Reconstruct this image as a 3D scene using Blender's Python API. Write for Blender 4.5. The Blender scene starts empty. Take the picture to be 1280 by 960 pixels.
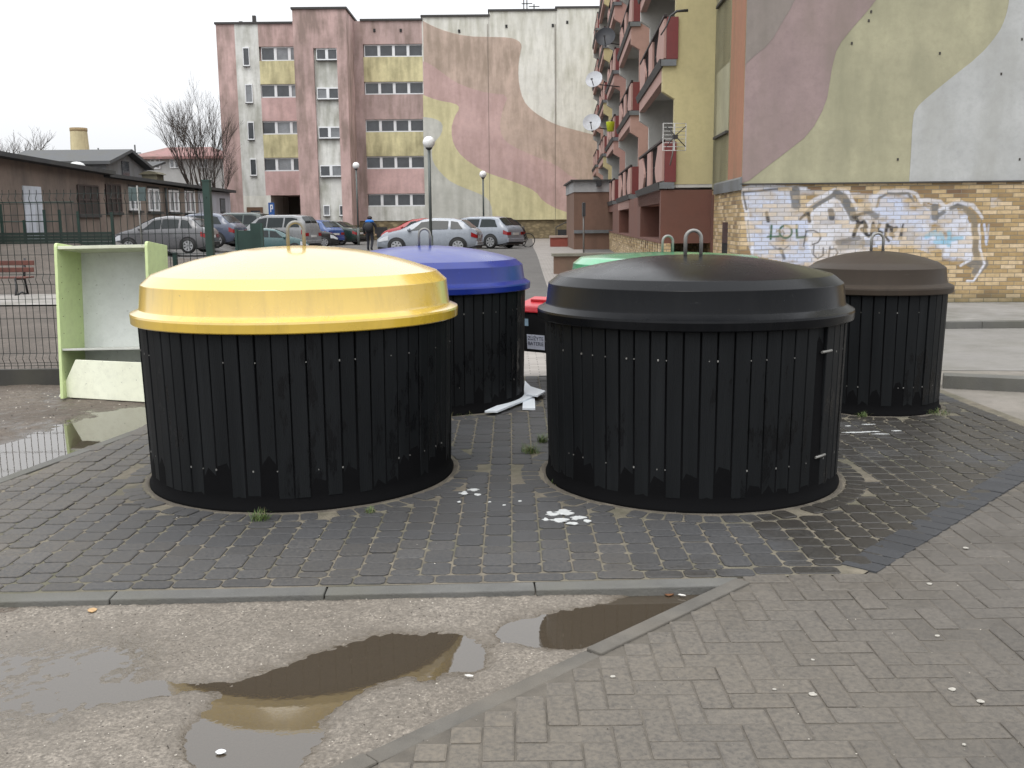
import bpy, bmesh, math, random
import numpy as np
from mathutils import Vector, Matrix
S = bpy.context.scene
COL = S.collection
R = math.radians
rnd = random.Random(7)

# ------------------------------------------------------------------ camera, sky, sun, exposure
CAM_H, FPX, PITCH, ROLL = 1.6, 1230.0, R(9.37), -0.0092
cd = bpy.data.cameras.new('camera')
cam = bpy.data.objects.new('camera', cd)
COL.objects.link(cam)
cd.sensor_width = 36.0
cd.lens = 36.0 * FPX / 1280.0
cd.clip_start, cd.clip_end = 0.05, 2000.0
cam.location = (0, 0, CAM_H)
cam.matrix_world = Matrix.Translation((0, 0, CAM_H)) @ Matrix.Rotation(R(90) - PITCH, 4, 'X') @ Matrix.Rotation(ROLL, 4, 'Z')
S.camera = cam

SUN_EL, SUN_AZ = R(58), R(200)       # azimuth measured clockwise from +Y: high, behind the camera's left shoulder
w = bpy.data.worlds.new('World'); S.world = w; w.use_nodes = True
nt = w.node_tree; nt.nodes.clear()
wo = nt.nodes.new('ShaderNodeOutputWorld'); bg = nt.nodes.new('ShaderNodeBackground')
sky = nt.nodes.new('ShaderNodeTexSky'); sky.sky_type = 'NISHITA'; sky.sun_disc = False
sky.sun_elevation = SUN_EL; sky.sun_rotation = SUN_AZ; sky.dust_density = 4.0; sky.air_density = 1.0
hs = nt.nodes.new('ShaderNodeHueSaturation'); hs.inputs['Saturation'].default_value = 0.12
mx = nt.nodes.new('ShaderNodeMix'); mx.data_type = 'RGBA'; mx.inputs[0].default_value = 0.78
mx.inputs[7].default_value = (10.2, 10.4, 10.7, 1)       # the even white cloud layer
nt.links.new(sky.outputs[0], hs.inputs['Color']); nt.links.new(hs.outputs[0], mx.inputs[6])
nt.links.new(mx.outputs[2], bg.inputs[0]); nt.links.new(bg.outputs[0], wo.inputs[0])
bg.inputs[1].default_value = 0.112
# overcast sky: brighter overhead than at the horizon
gd = nt.nodes.new('ShaderNodeTexCoord'); sx = nt.nodes.new('ShaderNodeSeparateXYZ'); nt.links.new(gd.outputs['Generated'], sx.inputs[0])
ma = nt.nodes.new('ShaderNodeMath'); ma.operation = 'MULTIPLY_ADD'; ma.use_clamp = False; ma.inputs[1].default_value = 1.4; ma.inputs[2].default_value = 0.84
cl = nt.nodes.new('ShaderNodeMath'); cl.operation = 'MAXIMUM'; cl.inputs[1].default_value = 0.0
nt.links.new(sx.outputs[2], cl.inputs[0]); nt.links.new(cl.outputs[0], ma.inputs[0])
vm = nt.nodes.new('ShaderNodeVectorMath'); vm.operation = 'SCALE'; nt.links.new(mx.outputs[2], vm.inputs[0]); nt.links.new(ma.outputs[0], vm.inputs[3])
nt.links.new(vm.outputs[0], bg.inputs[0])
sl = bpy.data.lights.new('sun', 'SUN'); sl.energy = 0.7; sl.angle = R(25); sl.color = (1.0, 0.96, 0.9)
so = bpy.data.objects.new('sun', sl); COL.objects.link(so)
dx, dy, dz = math.sin(SUN_AZ) * math.cos(SUN_EL), math.cos(SUN_AZ) * math.cos(SUN_EL), math.sin(SUN_EL)
so.rotation_euler = Vector((-dx, -dy, -dz)).to_track_quat('-Z', 'Y').to_euler()
S.view_settings.view_transform = 'Standard'; S.view_settings.look = 'None'
S.view_settings.exposure = 0.1; S.view_settings.gamma = 1.0
try: S.view_settings.use_curve_mapping = False
except Exception: pass
S.render.engine = 'CYCLES'
S.cycles.max_bounces = 6; S.cycles.transparent_max_bounces = 12

# ------------------------------------------------------------------ survey helpers: sight lines of the photograph -> places
_fw = np.array([0, math.cos(PITCH), -math.sin(PITCH)]); _u0 = np.array([0, math.sin(PITCH), math.cos(PITCH)]); _r0 = np.array([1., 0, 0])
_c, _s = math.cos(ROLL), math.sin(ROLL)
_rt = _r0 * _c + _u0 * _s; _up = _u0 * _c - _r0 * _s
_C = np.array([0, 0, CAM_H])
def ray(x, y): return _fw + _rt * (x - 640) / FPX - _up * (y - 480) / FPX
def G(x, y, z=0.0):
    d = ray(x, y); t = (z - CAM_H) / d[2]; return _C + d * t
def P(x, y, D):
    d = ray(x, y); return _C + d * (D / d[1])
def rect(x0, y0, x1, y1, D):
    a, b = P(x0, (y0 + y1) / 2, D), P(x1, (y0 + y1) / 2, D); t, u = P((x0 + x1) / 2, y0, D), P((x0 + x1) / 2, y1, D)
    return a[0], b[0], u[2], t[2]
def zg(x, y):                       # lie of the land: nearly level, rising a little towards the car park
    t = min(1, max(0, (y - 22) / 20)); f = min(1, max(0, (-13.8 - x) / 2.2)); t2 = min(1, max(0, (y - 25) / 11))
    return -0.032 + 0.36 * t * t * (3 - 2 * t) + f * (.72 - .1 * t) * t2 * t2 * (3 - 2 * t2) * (1 - min(1, max(0, (y - 60) / 10)))

# ------------------------------------------------------------------ numpy value noise
def vnoise(x, y, seed=0):
    xi, yi = np.floor(x).astype(int), np.floor(y).astype(int); xf, yf = x - xi, y - yi
    def h(a, b):
        n = (a * 374761393 + b * 668265263 + seed * 974634721) & 0x7fffffff
        n = ((n ^ (n >> 13)) * 1274126177) & 0x7fffffff
        return ((n ^ (n >> 16)) & 0xffff) / 65535.0
    u, v = xf * xf * (3 - 2 * xf), yf * yf * (3 - 2 * yf)
    return (h(xi, yi) * (1 - u) + h(xi + 1, yi) * u) * (1 - v) + (h(xi, yi + 1) * (1 - u) + h(xi + 1, yi + 1) * u) * v
def fbm(x, y, o=4, seed=0):
    s = 0; a = 0.5; f = 1
    for k in range(o): s = s + a * vnoise(x * f, y * f, seed + k); a *= 0.5; f *= 2.03
    return s
def seg_dist(x, y, pts):
    d = None
    for (ax, ay), (bx, by) in zip(pts[:-1], pts[1:]):
        vx, vy = bx - ax, by - ay; L = vx * vx + vy * vy + 1e-12
        t = np.clip(((x - ax) * vx + (y - ay) * vy) / L, 0, 1)
        e = np.hypot(x - ax - t * vx, y - ay - t * vy)
        d = e if d is None else np.minimum(d, e)
    return d
def in_poly(x, y, poly):
    r = np.zeros(np.shape(x), bool); n = len(poly); j = n - 1
    for i in range(n):
        xi, yi = poly[i]; xj, yj = poly[j]
        c = ((yi > y) != (yj > y)) & (x < (xj - xi) * (y - yi) / (yj - yi + 1e-12) + xi)
        r ^= c; j = i
    return r

# ------------------------------------------------------------------ materials
def _new(nt, t, **kw):
    n = nt.nodes.new(t)
    for k, v in kw.items():
        if k in n.inputs.keys(): n.inputs[k].default_value = v
        else: setattr(n, k, v)
    return n
def math_node(nt, op, a, b=None, clamp=False):
    n = nt.nodes.new('ShaderNodeMath'); n.operation = op; n.use_clamp = clamp
    for i, v in ((0, a), (1, b)):
        if v is None: continue
        if isinstance(v, (int, float)): n.inputs[i].default_value = v
        else: nt.links.new(v, n.inputs[i])
    return n.outputs[0]
def mixc(nt, f, a, b, blend='MIX'):
    n = nt.nodes.new('ShaderNodeMix'); n.data_type = 'RGBA'; n.blend_type = blend
    for i, v in ((0, f), (6, a), (7, b)):
        if isinstance(v, (int, float)): n.inputs[i].default_value = v if i == 0 else (v, v, v, 1)
        elif isinstance(v, tuple): n.inputs[i].default_value = v if len(v) == 4 else (*v, 1)
        else: nt.links.new(v, n.inputs[i])
    return n.outputs[2]
def ramp(nt, f, stops):
    n = nt.nodes.new('ShaderNodeValToRGB'); e = n.color_ramp.elements
    while len(e) < len(stops): e.new(0.5)
    for q, (p, c) in zip(e, stops):
        q.position = p; q.color = (c, c, c, 1) if isinstance(c, (int, float)) else (*c, 1)
    nt.links.new(f, n.inputs[0]); return n.outputs[0]
def noise(nt, vec, scale, detail=4, rough=0.55):
    n = _new(nt, 'ShaderNodeTexNoise', Scale=scale, Detail=detail, Roughness=rough)
    nt.links.new(vec, n.inputs['Vector']); return n.outputs[0]
def start(name):
    m = bpy.data.materials.new(name); m.use_nodes = True; nt = m.node_tree
    b = nt.nodes['Principled BSDF']; tc = nt.nodes.new('ShaderNodeTexCoord')
    return m, nt, b, tc.outputs['Object']
def mapping(nt, v, sc):
    n = nt.nodes.new('ShaderNodeMapping'); n.inputs['Scale'].default_value = sc; nt.links.new(v, n.inputs[0]); return n.outputs[0]
def bump(nt, b, h, strength=0.3, dist=0.01):
    n = _new(nt, 'ShaderNodeBump', Strength=strength, Distance=dist); nt.links.new(h, n.inputs['Height']); nt.links.new(n.outputs[0], b.inputs['Normal'])

def M(name, col, rough=0.6, var=0.15, scale=3.0, bmp=0.0, bscale=60, spec=0.5, metal=0.0, grime=0.0, gcol=(.09, .085, .06), gscale=0.5, speck=0.0, coat=0.0, bdist=.01):
    """plain painted / cast surface: soft mottling, vertical run-off streaks, specks"""
    m, nt, b, oc = start(name)
    n1 = noise(nt, oc, scale, 8, .62)
    c = mixc(nt, ramp(nt, n1, [(.3, 0.0), (.7, 1.0)]), tuple(max(0, k * (1 - var)) for k in col), tuple(min(1, k * (1 + var)) for k in col))
    if scale < 4:
        c = mixc(nt, ramp(nt, noise(nt, oc, scale * 7, 7, .7), [(.32, .30), (.55, 0.0)]), c, tuple(k * .62 for k in col))
    if grime:
        st = noise(nt, mapping(nt, oc, (1.5, 1.5, .30)), 1.3, 5, .55); bl = noise(nt, oc, gscale, 9, .68)
        g = math_node(nt, 'MULTIPLY', ramp(nt, math_node(nt, 'MULTIPLY', st, bl), [(.19, 0.0), (.36, 1.0)]), grime)
        c = mixc(nt, g, c, gcol)
    if speck:
        s = ramp(nt, noise(nt, oc, 38, 3, .5), [(.69, 0.0), (.74, 1.0)])
        c = mixc(nt, math_node(nt, 'MULTIPLY', s, speck), c, (.05, .045, .035))
    nt.links.new(c, b.inputs['Base Color'])
    rr = ramp(nt, n1, [(.3, max(0.02, rough - .08)), (.7, min(1, rough + .08))]); nt.links.new(rr, b.inputs['Roughness'])
    b.inputs['Specular IOR Level'].default_value = spec; b.inputs['Metallic'].default_value = metal
    b.inputs['Coat Weight'].default_value = coat
    if bmp: bump(nt, b, noise(nt, oc, bscale, 5, .6), bmp, bdist)
    return m

def m_glass(name, col=(.02, .025, .03), rough=.06):
    m = M(name, col, rough, .4, 1.2, spec=.8); return m

def m_brick(name, base, dark, mortar, bw=.26, bh=.075, paint=False):
    m, nt, b, oc = start(name)
    sep = nt.nodes.new('ShaderNodeSeparateXYZ'); nt.links.new(oc, sep.inputs[0])
    cmb = nt.nodes.new('ShaderNodeCombineXYZ')
    nt.links.new(math_node(nt, 'ADD', sep.outputs[0], sep.outputs[1]), cmb.inputs[0]); nt.links.new(sep.outputs[2], cmb.inputs[1])
    bt = _new(nt, 'ShaderNodeTexBrick', Scale=1.0); bt.inputs['Brick Width'].default_value = bw; bt.inputs['Row Height'].default_value = bh
    bt.inputs['Mortar Size'].default_value = .007; bt.inputs['Mortar Smooth'].default_value = .3
    bt.inputs['Color1'].default_value = (1, 1, 1, 1); bt.inputs['Color2'].default_value = (0, 0, 0, 1); bt.inputs['Mortar'].default_value = (.5, .5, .5, 1)
    bt.inputs['Bias'].default_value = 0.0
    nt.links.new(cmb.outputs[0], bt.inputs['Vector'])
    per = nt.nodes.new('ShaderNodeRGBToBW'); nt.links.new(bt.outputs[0], per.inputs[0])
    zone = noise(nt, oc, .7, 4, .6); fine = noise(nt, oc, 14, 5, .6)
    f = math_node(nt, 'ADD', math_node(nt, 'MULTIPLY', per.outputs[0], .72), math_node(nt, 'MULTIPLY', zone, .55))
    c = ramp(nt, f, [(.2, dark), (.42, tuple(k * .8 for k in base)), (.58, base), (.8, tuple(min(1, k * f) for k, f in zip(base, (1.35, 1.45, 1.75)))), (1.0, tuple(min(1, k * f) for k, f in zip(base, (1.6, 1.8, 2.5))))])
    c = mixc(nt, ramp(nt, fine, [(.35, 0.35), (.65, 0.0)]), c, tuple(k * .45 for k in base))
    c = mixc(nt, bt.outputs['Fac'], c, mortar)
    if paint:
        at = nt.nodes.new('ShaderNodeAttribute'); at.attribute_name = 'paint'
        a = math_node(nt, 'MULTIPLY', at.outputs['Alpha'], ramp(nt, noise(nt, oc, 16, 5, .6), [(.25, .6), (.5, 1.0)]))
        a = math_node(nt, 'MULTIPLY', a, math_node(nt, 'SUBTRACT', 1.0, math_node(nt, 'MULTIPLY', bt.outputs['Fac'], .6)))
        a = math_node(nt, 'MULTIPLY', a, ramp(nt, per.outputs[0], [(.0, 1.0), (.6, .92), (.95, .35)]))
        c = mixc(nt, a, c, at.outputs['Color'])
    low = ramp(nt, math_node(nt, 'ADD', sep.outputs[2], math_node(nt, 'MULTIPLY', zone, .35)), [(.2, .8), (.5, 0.0)])
    c = mixc(nt, low, c, (.06, .065, .035))          # moss at the foot of the wall
    nt.links.new(c, b.inputs['Base Color']); b.inputs['Roughness'].default_value = .85
    h = math_node(nt, 'ADD', math_node(nt, 'MULTIPLY', bt.outputs['Fac'], -1.0), math_node(nt, 'MULTIPLY', fine, .5))
    bump(nt, b, h, .6, .008); return m

def m_stone(name, base):
    m, nt, b, oc = start(name)
    v = _new(nt, 'ShaderNodeTexVoronoi', Scale=2.4); v.feature = 'F1'
    nt.links.new(mapping(nt, oc, (1, 1, 1.9)), v.inputs['Vector'])
    bw = nt.nodes.new('ShaderNodeRGBToBW'); nt.links.new(v.outputs['Color'], bw.inputs[0])
    c = ramp(nt, bw.outputs[0], [(.2, tuple(k * .55 for k in base)), (.8, tuple(k * 1.25 for k in base))])
    c = mixc(nt, ramp(nt, v.outputs['Distance'], [(.35, 0.0), (.6, .6)]), c, tuple(k * .4 for k in base))
    nt.links.new(c, b.inputs['Base Color']); b.inputs['Roughness'].default_value = .9; return m

def m_paver(name, dry, wet, joint=False):
    """concrete stones: colour attribute 'tint' R = shade of the stone, G = wet, B = sandy dust"""
    m, nt, b, oc = start(name)
    at = nt.nodes.new('ShaderNodeAttribute'); at.attribute_name = 'tint'
    sp = nt.nodes.new('ShaderNodeSeparateColor'); nt.links.new(at.outputs['Color'], sp.inputs[0])
    fine = noise(nt, oc, 55, 5, .65); big = noise(nt, oc, 1.3, 5, .6); grit = noise(nt, oc, 260, 2, .5)
    c = mixc(nt, sp.outputs[0], tuple(k * .72 for k in dry), tuple(k * 1.3 for k in dry))
    c = mixc(nt, ramp(nt, fine, [(.3, .6), (.62, 0.0)]), c, tuple(k * .42 for k in dry))
    c = mixc(nt, ramp(nt, big, [(.5, 0.0), (.68, .55)]), c, tuple(k * .55 for k in dry))
    wf = ramp(nt, math_node(nt, 'ADD', sp.outputs[1], math_node(nt, 'SUBTRACT', big, .5)), [(.42, 0.0), (.62, 1.0)])
    c = mixc(nt, math_node(nt, 'MULTIPLY', wf, .8), c, wet)
    df = math_node(nt, 'MULTIPLY', ramp(nt, math_node(nt, 'ADD', fine, math_node(nt, 'MULTIPLY', big, .6)), [(.6, .15), (1.0, 1.0)]), sp.outputs[2])
    c = mixc(nt, df, c, (.20, .17, .13))
    c = mixc(nt, ramp(nt, grit, [(.72, 0.0), (.8, .5)]), c, (.34, .32, .28))
    nt.links.new(c, b.inputs['Base Color'])
    ro = mixc(nt, wf, ramp(nt, fine, [(.3, .62), (.7, .85)]), ramp(nt, fine, [(.3, .28), (.7, .5)]))
    nt.links.new(ro, b.inputs['Roughness'])
    bump(nt, b, math_node(nt, 'ADD', fine, math_node(nt, 'MULTIPLY', grit, .6)), .45, .004); return m

def m_ground(name, cols, wetcol, zwater=-.04, gravel=90, peb=True):
    """sandy worn asphalt / soil; darker and glossier just above the water line (height of the mesh itself)"""
    m, nt, b, oc = start(name)
    n1 = noise(nt, oc, .9, 6, .6); n2 = noise(nt, oc, gravel, 4, .6); n3 = noise(nt, oc, 11, 5, .62)
    c = ramp(nt, n1, [(.3, cols[0]), (.5, cols[1]), (.7, cols[2])])
    n4 = noise(nt, oc, gravel * .62, 5, .72)
    c = mixc(nt, ramp(nt, n4, [(.36, .8), (.5, 0.0)]), c, tuple(k * .5 for k in cols[1]))
    c = mixc(nt, ramp(nt, n4, [(.54, 0.0), (.66, .35)]), c, tuple(min(1, k * 1.5) for k in cols[2]))
    c = mixc(nt, ramp(nt, n2, [(.34, .75), (.55, 0.0)]), c, tuple(k * .42 for k in cols[1]))
    c = mixc(nt, ramp(nt, n2, [(.6, 0.0), (.72, .65)]), c, tuple(min(1, k * 1.75) for k in cols[2]))
    c = mixc(nt, ramp(nt, n3, [(.4, .45), (.6, 0.0)]), c, tuple(k * .62 for k in cols[1]))
    sep = nt.nodes.new('ShaderNodeSeparateXYZ'); nt.links.new(oc, sep.inputs[0])
    hz = math_node(nt, 'ADD', math_node(nt, 'SUBTRACT', sep.outputs[2], zwater), math_node(nt, 'MULTIPLY', math_node(nt, 'SUBTRACT', n3, .5), .006))
    wf = ramp(nt, math_node(nt, 'MULTIPLY', hz, 60), [(.10, 1.0), (.72, 0.0)])
    c = mixc(nt, math_node(nt, 'MULTIPLY', wf, .6), c, wetcol)
    nt.links.new(c, b.inputs['Base Color'])
    ro = mixc(nt, wf, .85, .22); nt.links.new(ro, b.inputs['Roughness'])
    bump(nt, b, math_node(nt, 'ADD', n2, n3), .6, .008); return m

def m_water(name, murk, a=.55):
    m = bpy.data.materials.new(name); m.use_nodes = True; nt = m.node_tree; nt.nodes.clear()
    o = nt.nodes.new('ShaderNodeOutputMaterial'); d = _new(nt, 'ShaderNodeBsdfDiffuse'); d.inputs[0].default_value = (*murk, 1)
    t = nt.nodes.new('ShaderNodeBsdfTransparent'); t.inputs[0].default_value = (.62, .55, .45, 1)
    g = _new(nt, 'ShaderNodeBsdfGlossy', Roughness=.015); g.inputs['Color'].default_value = (1, 1, 1, 1); f = _new(nt, 'ShaderNodeFresnel', IOR=1.72)
    tc = nt.nodes.new('ShaderNodeTexCoord')
    bp = _new(nt, 'ShaderNodeBump', Strength=.03, Distance=.004); nt.links.new(noise(nt, tc.outputs['Object'], 22, 2), bp.inputs['Height'])
    nt.links.new(bp.outputs[0], g.inputs['Normal'])
    m1 = _new(nt, 'ShaderNodeMixShader', Fac=a); m2 = nt.nodes.new('ShaderNodeMixShader')
    nt.links.new(t.outputs[0], m1.inputs[1]); nt.links.new(d.outputs[0], m1.inputs[2])
    nt.links.new(f.outputs[0], m2.inputs[0]); nt.links.new(m1.outputs[0], m2.inputs[1]); nt.links.new(g.outputs[0], m2.inputs[2])
    nt.links.new(m2.outputs[0], o.inputs[0]); return m

# ------------------------------------------------------------------ mesh builder
class MB:
    def __init__(s): s.v = []; s.f = []; s.m = []; s.attr = {}; s.sm = []
    def add(s, vs, fs, m=0, smooth=False):
        o = len(s.v); s.v.extend([tuple(map(float, p)) for p in vs])
        for f in fs: s.f.append([i + o for i in f]); s.m.append(m); s.sm.append(smooth)
        return s
    def box(s, x0, x1, y0, y1, z0, z1, m=0, fn=None):
        x0, x1 = min(x0, x1), max(x0, x1); y0, y1 = min(y0, y1), max(y0, y1); z0, z1 = min(z0, z1), max(z0, z1)
        v = [(x, y, z) for z in (z0, z1) for x, y in ((x0, y0), (x1, y0), (x1, y1), (x0, y1))]
        if fn: v = [fn(*p) for p in v]
        return s.add(v, [(3, 2, 1, 0), (4, 5, 6, 7), (0, 1, 5, 4), (1, 2, 6, 5), (2, 3, 7, 6), (3, 0, 4, 7)], m)
    def hexa(s, bot, top, m=0):
        return s.add(list(bot) + list(top), [(3, 2, 1, 0), (4, 5, 6, 7), (0, 1, 5, 4), (1, 2, 6, 5), (2, 3, 7, 6), (3, 0, 4, 7)], m)
    def wall(s, p0, p1, z0, z1, d0, d1, m=0):          # upright slab along p0->p1, d = distance along the right-hand normal
        p0, p1 = Vector(p0[:2]), Vector(p1[:2]); t = (p1 - p0).normalized(); n = Vector((t.y, -t.x))
        q = [p0 + n * d1, p1 + n * d1, p1 + n * d0, p0 + n * d0]
        return s.hexa([(a.x, a.y, z0) for a in q], [(a.x, a.y, z1) for a in q], m)
    def tube(s, pts, r, n=8, m=0, smooth=True, cap=True):
        pts = [Vector(p) for p in pts]; k = len(pts); rs = r if isinstance(r, (list, tuple)) else [r] * k
        base = len(s.v); ref = None; vs = []; fs = []
        for i, p in enumerate(pts):
            t = (pts[min(i + 1, k - 1)] - pts[max(i - 1, 0)]).normalized()
            if ref is None: ref = Vector((0, 0, 1)) if abs(t.z) < .9 else Vector((1, 0, 0))
            a = t.cross(ref); a = a.normalized() if a.length > 1e-6 else t.orthogonal().normalized(); b = a.cross(t); ref = b
            for j in range(n):
                q = 2 * math.pi * j / n; vs.append(p + (a * math.cos(q) + b * math.sin(q)) * rs[i])
        for i in range(k - 1):
            for j in range(n): fs.append((i * n + j, i * n + (j + 1) % n, (i + 1) * n + (j + 1) % n, (i + 1) * n + j))
        s.add(vs, fs, m, smooth)
        if cap:
            o = base; s.f.append([o + j for j in range(n)]); s.m.append(m); s.sm.append(False)
            s.f.append([o + (k - 1) * n + j for j in range(n - 1, -1, -1)]); s.m.append(m); s.sm.append(False)
        return s
    def lathe(s, prof, n=48, m=0, c=(0, 0), smooth=True, cap0=False, cap1=False):
        vs = []; fs = []; k = len(prof)
        for r, z in prof:
            for j in range(n): q = 2 * math.pi * j / n; vs.append((c[0] + r * math.cos(q), c[1] + r * math.sin(q), z))
        for i in range(k - 1):
            for j in range(n): fs.append((i * n + j, i * n + (j + 1) % n, (i + 1) * n + (j + 1) % n, (i + 1) * n + j))
        if cap0: fs.append(tuple(range(n - 1, -1, -1)))
        if cap1: fs.append(tuple((k - 1) * n + j for j in range(n)))
        return s.add(vs, fs, m, smooth)
    def ball(s, c, r, n=14, m=0, sc=(1, 1, 1)):
        vs = []; fs = []; h = n // 2
        for i in range(h + 1):
            a = math.pi * i / h
            for j in range(n): q = 2 * math.pi * j / n; vs.append((c[0] + r * sc[0] * math.sin(a) * math.cos(q), c[1] + r * sc[1] * math.sin(a) * math.sin(q), c[2] + r * sc[2] * math.cos(a)))
        for i in range(h):
            for j in range(n): fs.append((i * n + j, (i + 1) * n + j, (i + 1) * n + (j + 1) % n, i * n + (j + 1) % n))
        return s.add(vs, fs, m, True)
    def prism(s, poly, fn, d0, d1, m=0):               # 2-D outline extruded: fn(u, v, d) -> point
        n = len(poly); vs = [fn(u, v, d0) for u, v in poly] + [fn(u, v, d1) for u, v in poly]
        fs = [tuple(range(n - 1, -1, -1)), tuple(range(n, 2 * n))] + [(i, (i + 1) % n, n + (i + 1) % n, n + i) for i in range(n)]
        return s.add(vs, fs, m)
    def sheet(s, pts, m=0): return s.add(pts, [tuple(range(len(pts)))], m)
    def grid(s, fn, nu, nv, m=0, smooth=True):
        vs = [fn(i / nu, j / nv) for j in range(nv + 1) for i in range(nu + 1)]
        fs = [(j * (nu + 1) + i, j * (nu + 1) + i + 1, (j + 1) * (nu + 1) + i + 1, (j + 1) * (nu + 1) + i) for j in range(nv) for i in range(nu)]
        return s.add(vs, fs, m, smooth)
    def build(s, name, mats, parent=None, local=True, bevel=0, autos=None):
        me = bpy.data.meshes.new(name)
        v = s.v
        if parent is not None and not local:
            l = parent.location; v = [(a - l.x, b - l.y, c - l.z) for a, b, c in v]
        me.from_pydata(v, [], s.f)
        for mm in (mats if isinstance(mats, (list, tuple)) else [mats]): me.materials.append(mm)
        me.polygons.foreach_set('material_index', s.m); me.polygons.foreach_set('use_smooth', s.sm)
        bm = bmesh.new(); bm.from_mesh(me); bmesh.ops.recalc_face_normals(bm, faces=bm.faces)
        zz = [q.co.z for q in bm.verts]
        if len(bm.faces) < 3 and max(zz) - min(zz) < 1e-4:
            for q in bm.faces:
                if q.normal.z < 0: q.normal_flip()
        bm.to_mesh(me); bm.free()
        for k, vals in s.attr.items():
            a = me.attributes.new(k, 'FLOAT_COLOR', 'POINT'); a.data.foreach_set('color', np.asarray(vals, dtype=np.float32).ravel())
        me.update()
        o = bpy.data.objects.new(name, me); COL.objects.link(o)
        if parent is not None: o.parent = parent
        if autos is not None: me.set_sharp_from_angle(angle=R(autos))
        if bevel:
            b = o.modifiers.new('bevel', 'BEVEL'); b.width = bevel; b.segments = 2; b.limit_method = 'ANGLE'; b.angle_limit = R(35)
        return o
def npgrid(name, X, Y, Z, mats, attr=None):
    ny, nx = X.shape; me = bpy.data.meshes.new(name)
    co = np.stack([X, Y, Z], -1).reshape(-1, 3).astype(np.float32)
    i = (np.arange(ny - 1)[:, None] * nx + np.arange(nx - 1)[None]).ravel()
    q = np.stack([i, i + 1, i + nx + 1, i + nx], -1).astype(np.int32)
    me.vertices.add(len(co)); me.vertices.foreach_set('co', co.ravel())
    me.loops.add(q.size); me.loops.foreach_set('vertex_index', q.ravel())
    me.polygons.add(len(q)); me.polygons.foreach_set('loop_start', np.arange(0, q.size, 4)); me.polygons.foreach_set('loop_total', np.full(len(q), 4))
    me.polygons.foreach_set('use_smooth', np.ones(len(q), bool)); me.update(calc_edges=True); me.validate()
    for mm in mats: me.materials.append(mm)
    if attr is not None:
        a = me.attributes.new(attr[0], 'FLOAT_COLOR', 'POINT'); a.data.foreach_set('color', attr[1].astype(np.float32).ravel())
    o = bpy.data.objects.new(name, me); COL.objects.link(o); return o
def thing(name, label, cat, loc=(0, 0, 0), rz=0, group=None):
    o = bpy.data.objects.new(name, None); COL.objects.link(o); o.location = loc; o.rotation_euler = (0, 0, rz)
    return tag(o, label, cat, group)
def tag(o, label=None, cat=None, group=None, kind=None):
    if label: o['label'] = label
    if cat: o['category'] = cat
    if group: o['group'] = group
    if kind: o['kind'] = kind
    return o
def copy_tree(o, parent=None):
    c = o.copy(); COL.objects.link(c)
    if parent is not None: c.parent = parent
    for ch in list(o.children): copy_tree(ch, c)
    return c
def text_mesh(name, txt, size, mat, parent, mtx):
    cu = bpy.data.curves.new(name, 'FONT'); cu.body = txt; cu.size = size; cu.align_x = 'CENTER'; cu.align_y = 'CENTER'; cu.extrude = .001
    t = bpy.data.objects.new(name + '_src', cu); COL.objects.link(t)
    dg = bpy.context.evaluated_depsgraph_get(); me = bpy.data.meshes.new_from_object(t.evaluated_get(dg)); me.name = name
    bpy.data.objects.remove(t); me.materials.clear(); me.materials.append(mat)
    o = bpy.data.objects.new(name, me); COL.objects.link(o); o.parent = parent; o.matrix_local = mtx; return o

# shared materials
steel = M('galvanised_steel', (.24, .235, .22), .5, .2, 8, metal=.45)
darksteel = M('dark_painted_metal', (.03, .03, .032), .5, .2, 6)
greenmetal = M('dark_green_metal', (.012, .035, .027), .45, .2, 5)
white_pvc = M('white_window_frame', (.74, .75, .76), .4, .05, 4)
glass_dark = m_glass('dark_window_glass', (.045, .05, .056))
glass_grey = m_glass('curtained_window_glass', (.19, .20, .21), .1)
black_rub = M('black_rubber', (.012, .012, .012), .7, .2)

# ================================================================== THE GROUND
gm_lot = m_ground('sandy_worn_asphalt', ((.138, .117, .094), (.198, .172, .141), (.255, .226, .19)), (.075, .058, .038), -.046, 85)
gm_dirt = m_ground('trodden_soil', ((.075, .06, .045), (.125, .10, .078), (.18, .15, .12)), (.05, .04, .028), -.044, 60)
gm_far = m_ground('car_park_asphalt', ((.10, .095, .088), (.135, .128, .12), (.17, .162, .15)), (.06, .055, .05), -9, 70)
gm_yard = m_ground('sandy_playground_soil', ((.055, .043, .033), (.095, .076, .06), (.15, .122, .10)), (.05, .04, .03), -9, 40)
LOT = (-3.9, 1.4, 1.9, 4.35); DIRT = (-8.2, -2.1, 4.0, 10.4)
def gcoord(a, b, st): return np.linspace(a, b, int(round((b - a) / st)) + 1)

xs = sorted(set([-400, -250, -160, -100, -70, -50, -40, -32, -26, -24, -22, -20, -18.5, -17.5, -16.8, -16, -15.2, -14.5, -13.8, -13, -12, -10, 3, 6, 10, 14, 20, 30, 45, 70, 110, 180, 300, 400, LOT[0], LOT[1], DIRT[0], DIRT[1], -6, -1, LOT[0] + .1, LOT[1] - .1, DIRT[0] + .1, DIRT[1] - .1]))
ys = sorted(set([-60, -20, -5, 0, 6, 14, 18, 22, 24, 26, 28, 30, 32, 34, 36, 38, 40, 42, 46, 55, 70, 90, 130, 200, 320, 500, 800, LOT[2], LOT[3], DIRT[2], DIRT[3], LOT[2] + .1, LOT[3] - .1, DIRT[2] + .1, DIRT[3] - .1]))
X, Y = np.meshgrid(np.array(xs, float), np.array(ys, float))
Z = np.vectorize(zg)(X, Y)
for a, b, c, d in (LOT, DIRT): Z[(X > a + .01) & (X < b - .01) & (Y > c + .01) & (Y < d - .01)] = -.3
Z[(X > 9) & (Y > 10) & (Y < 17)] = -.032
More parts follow.
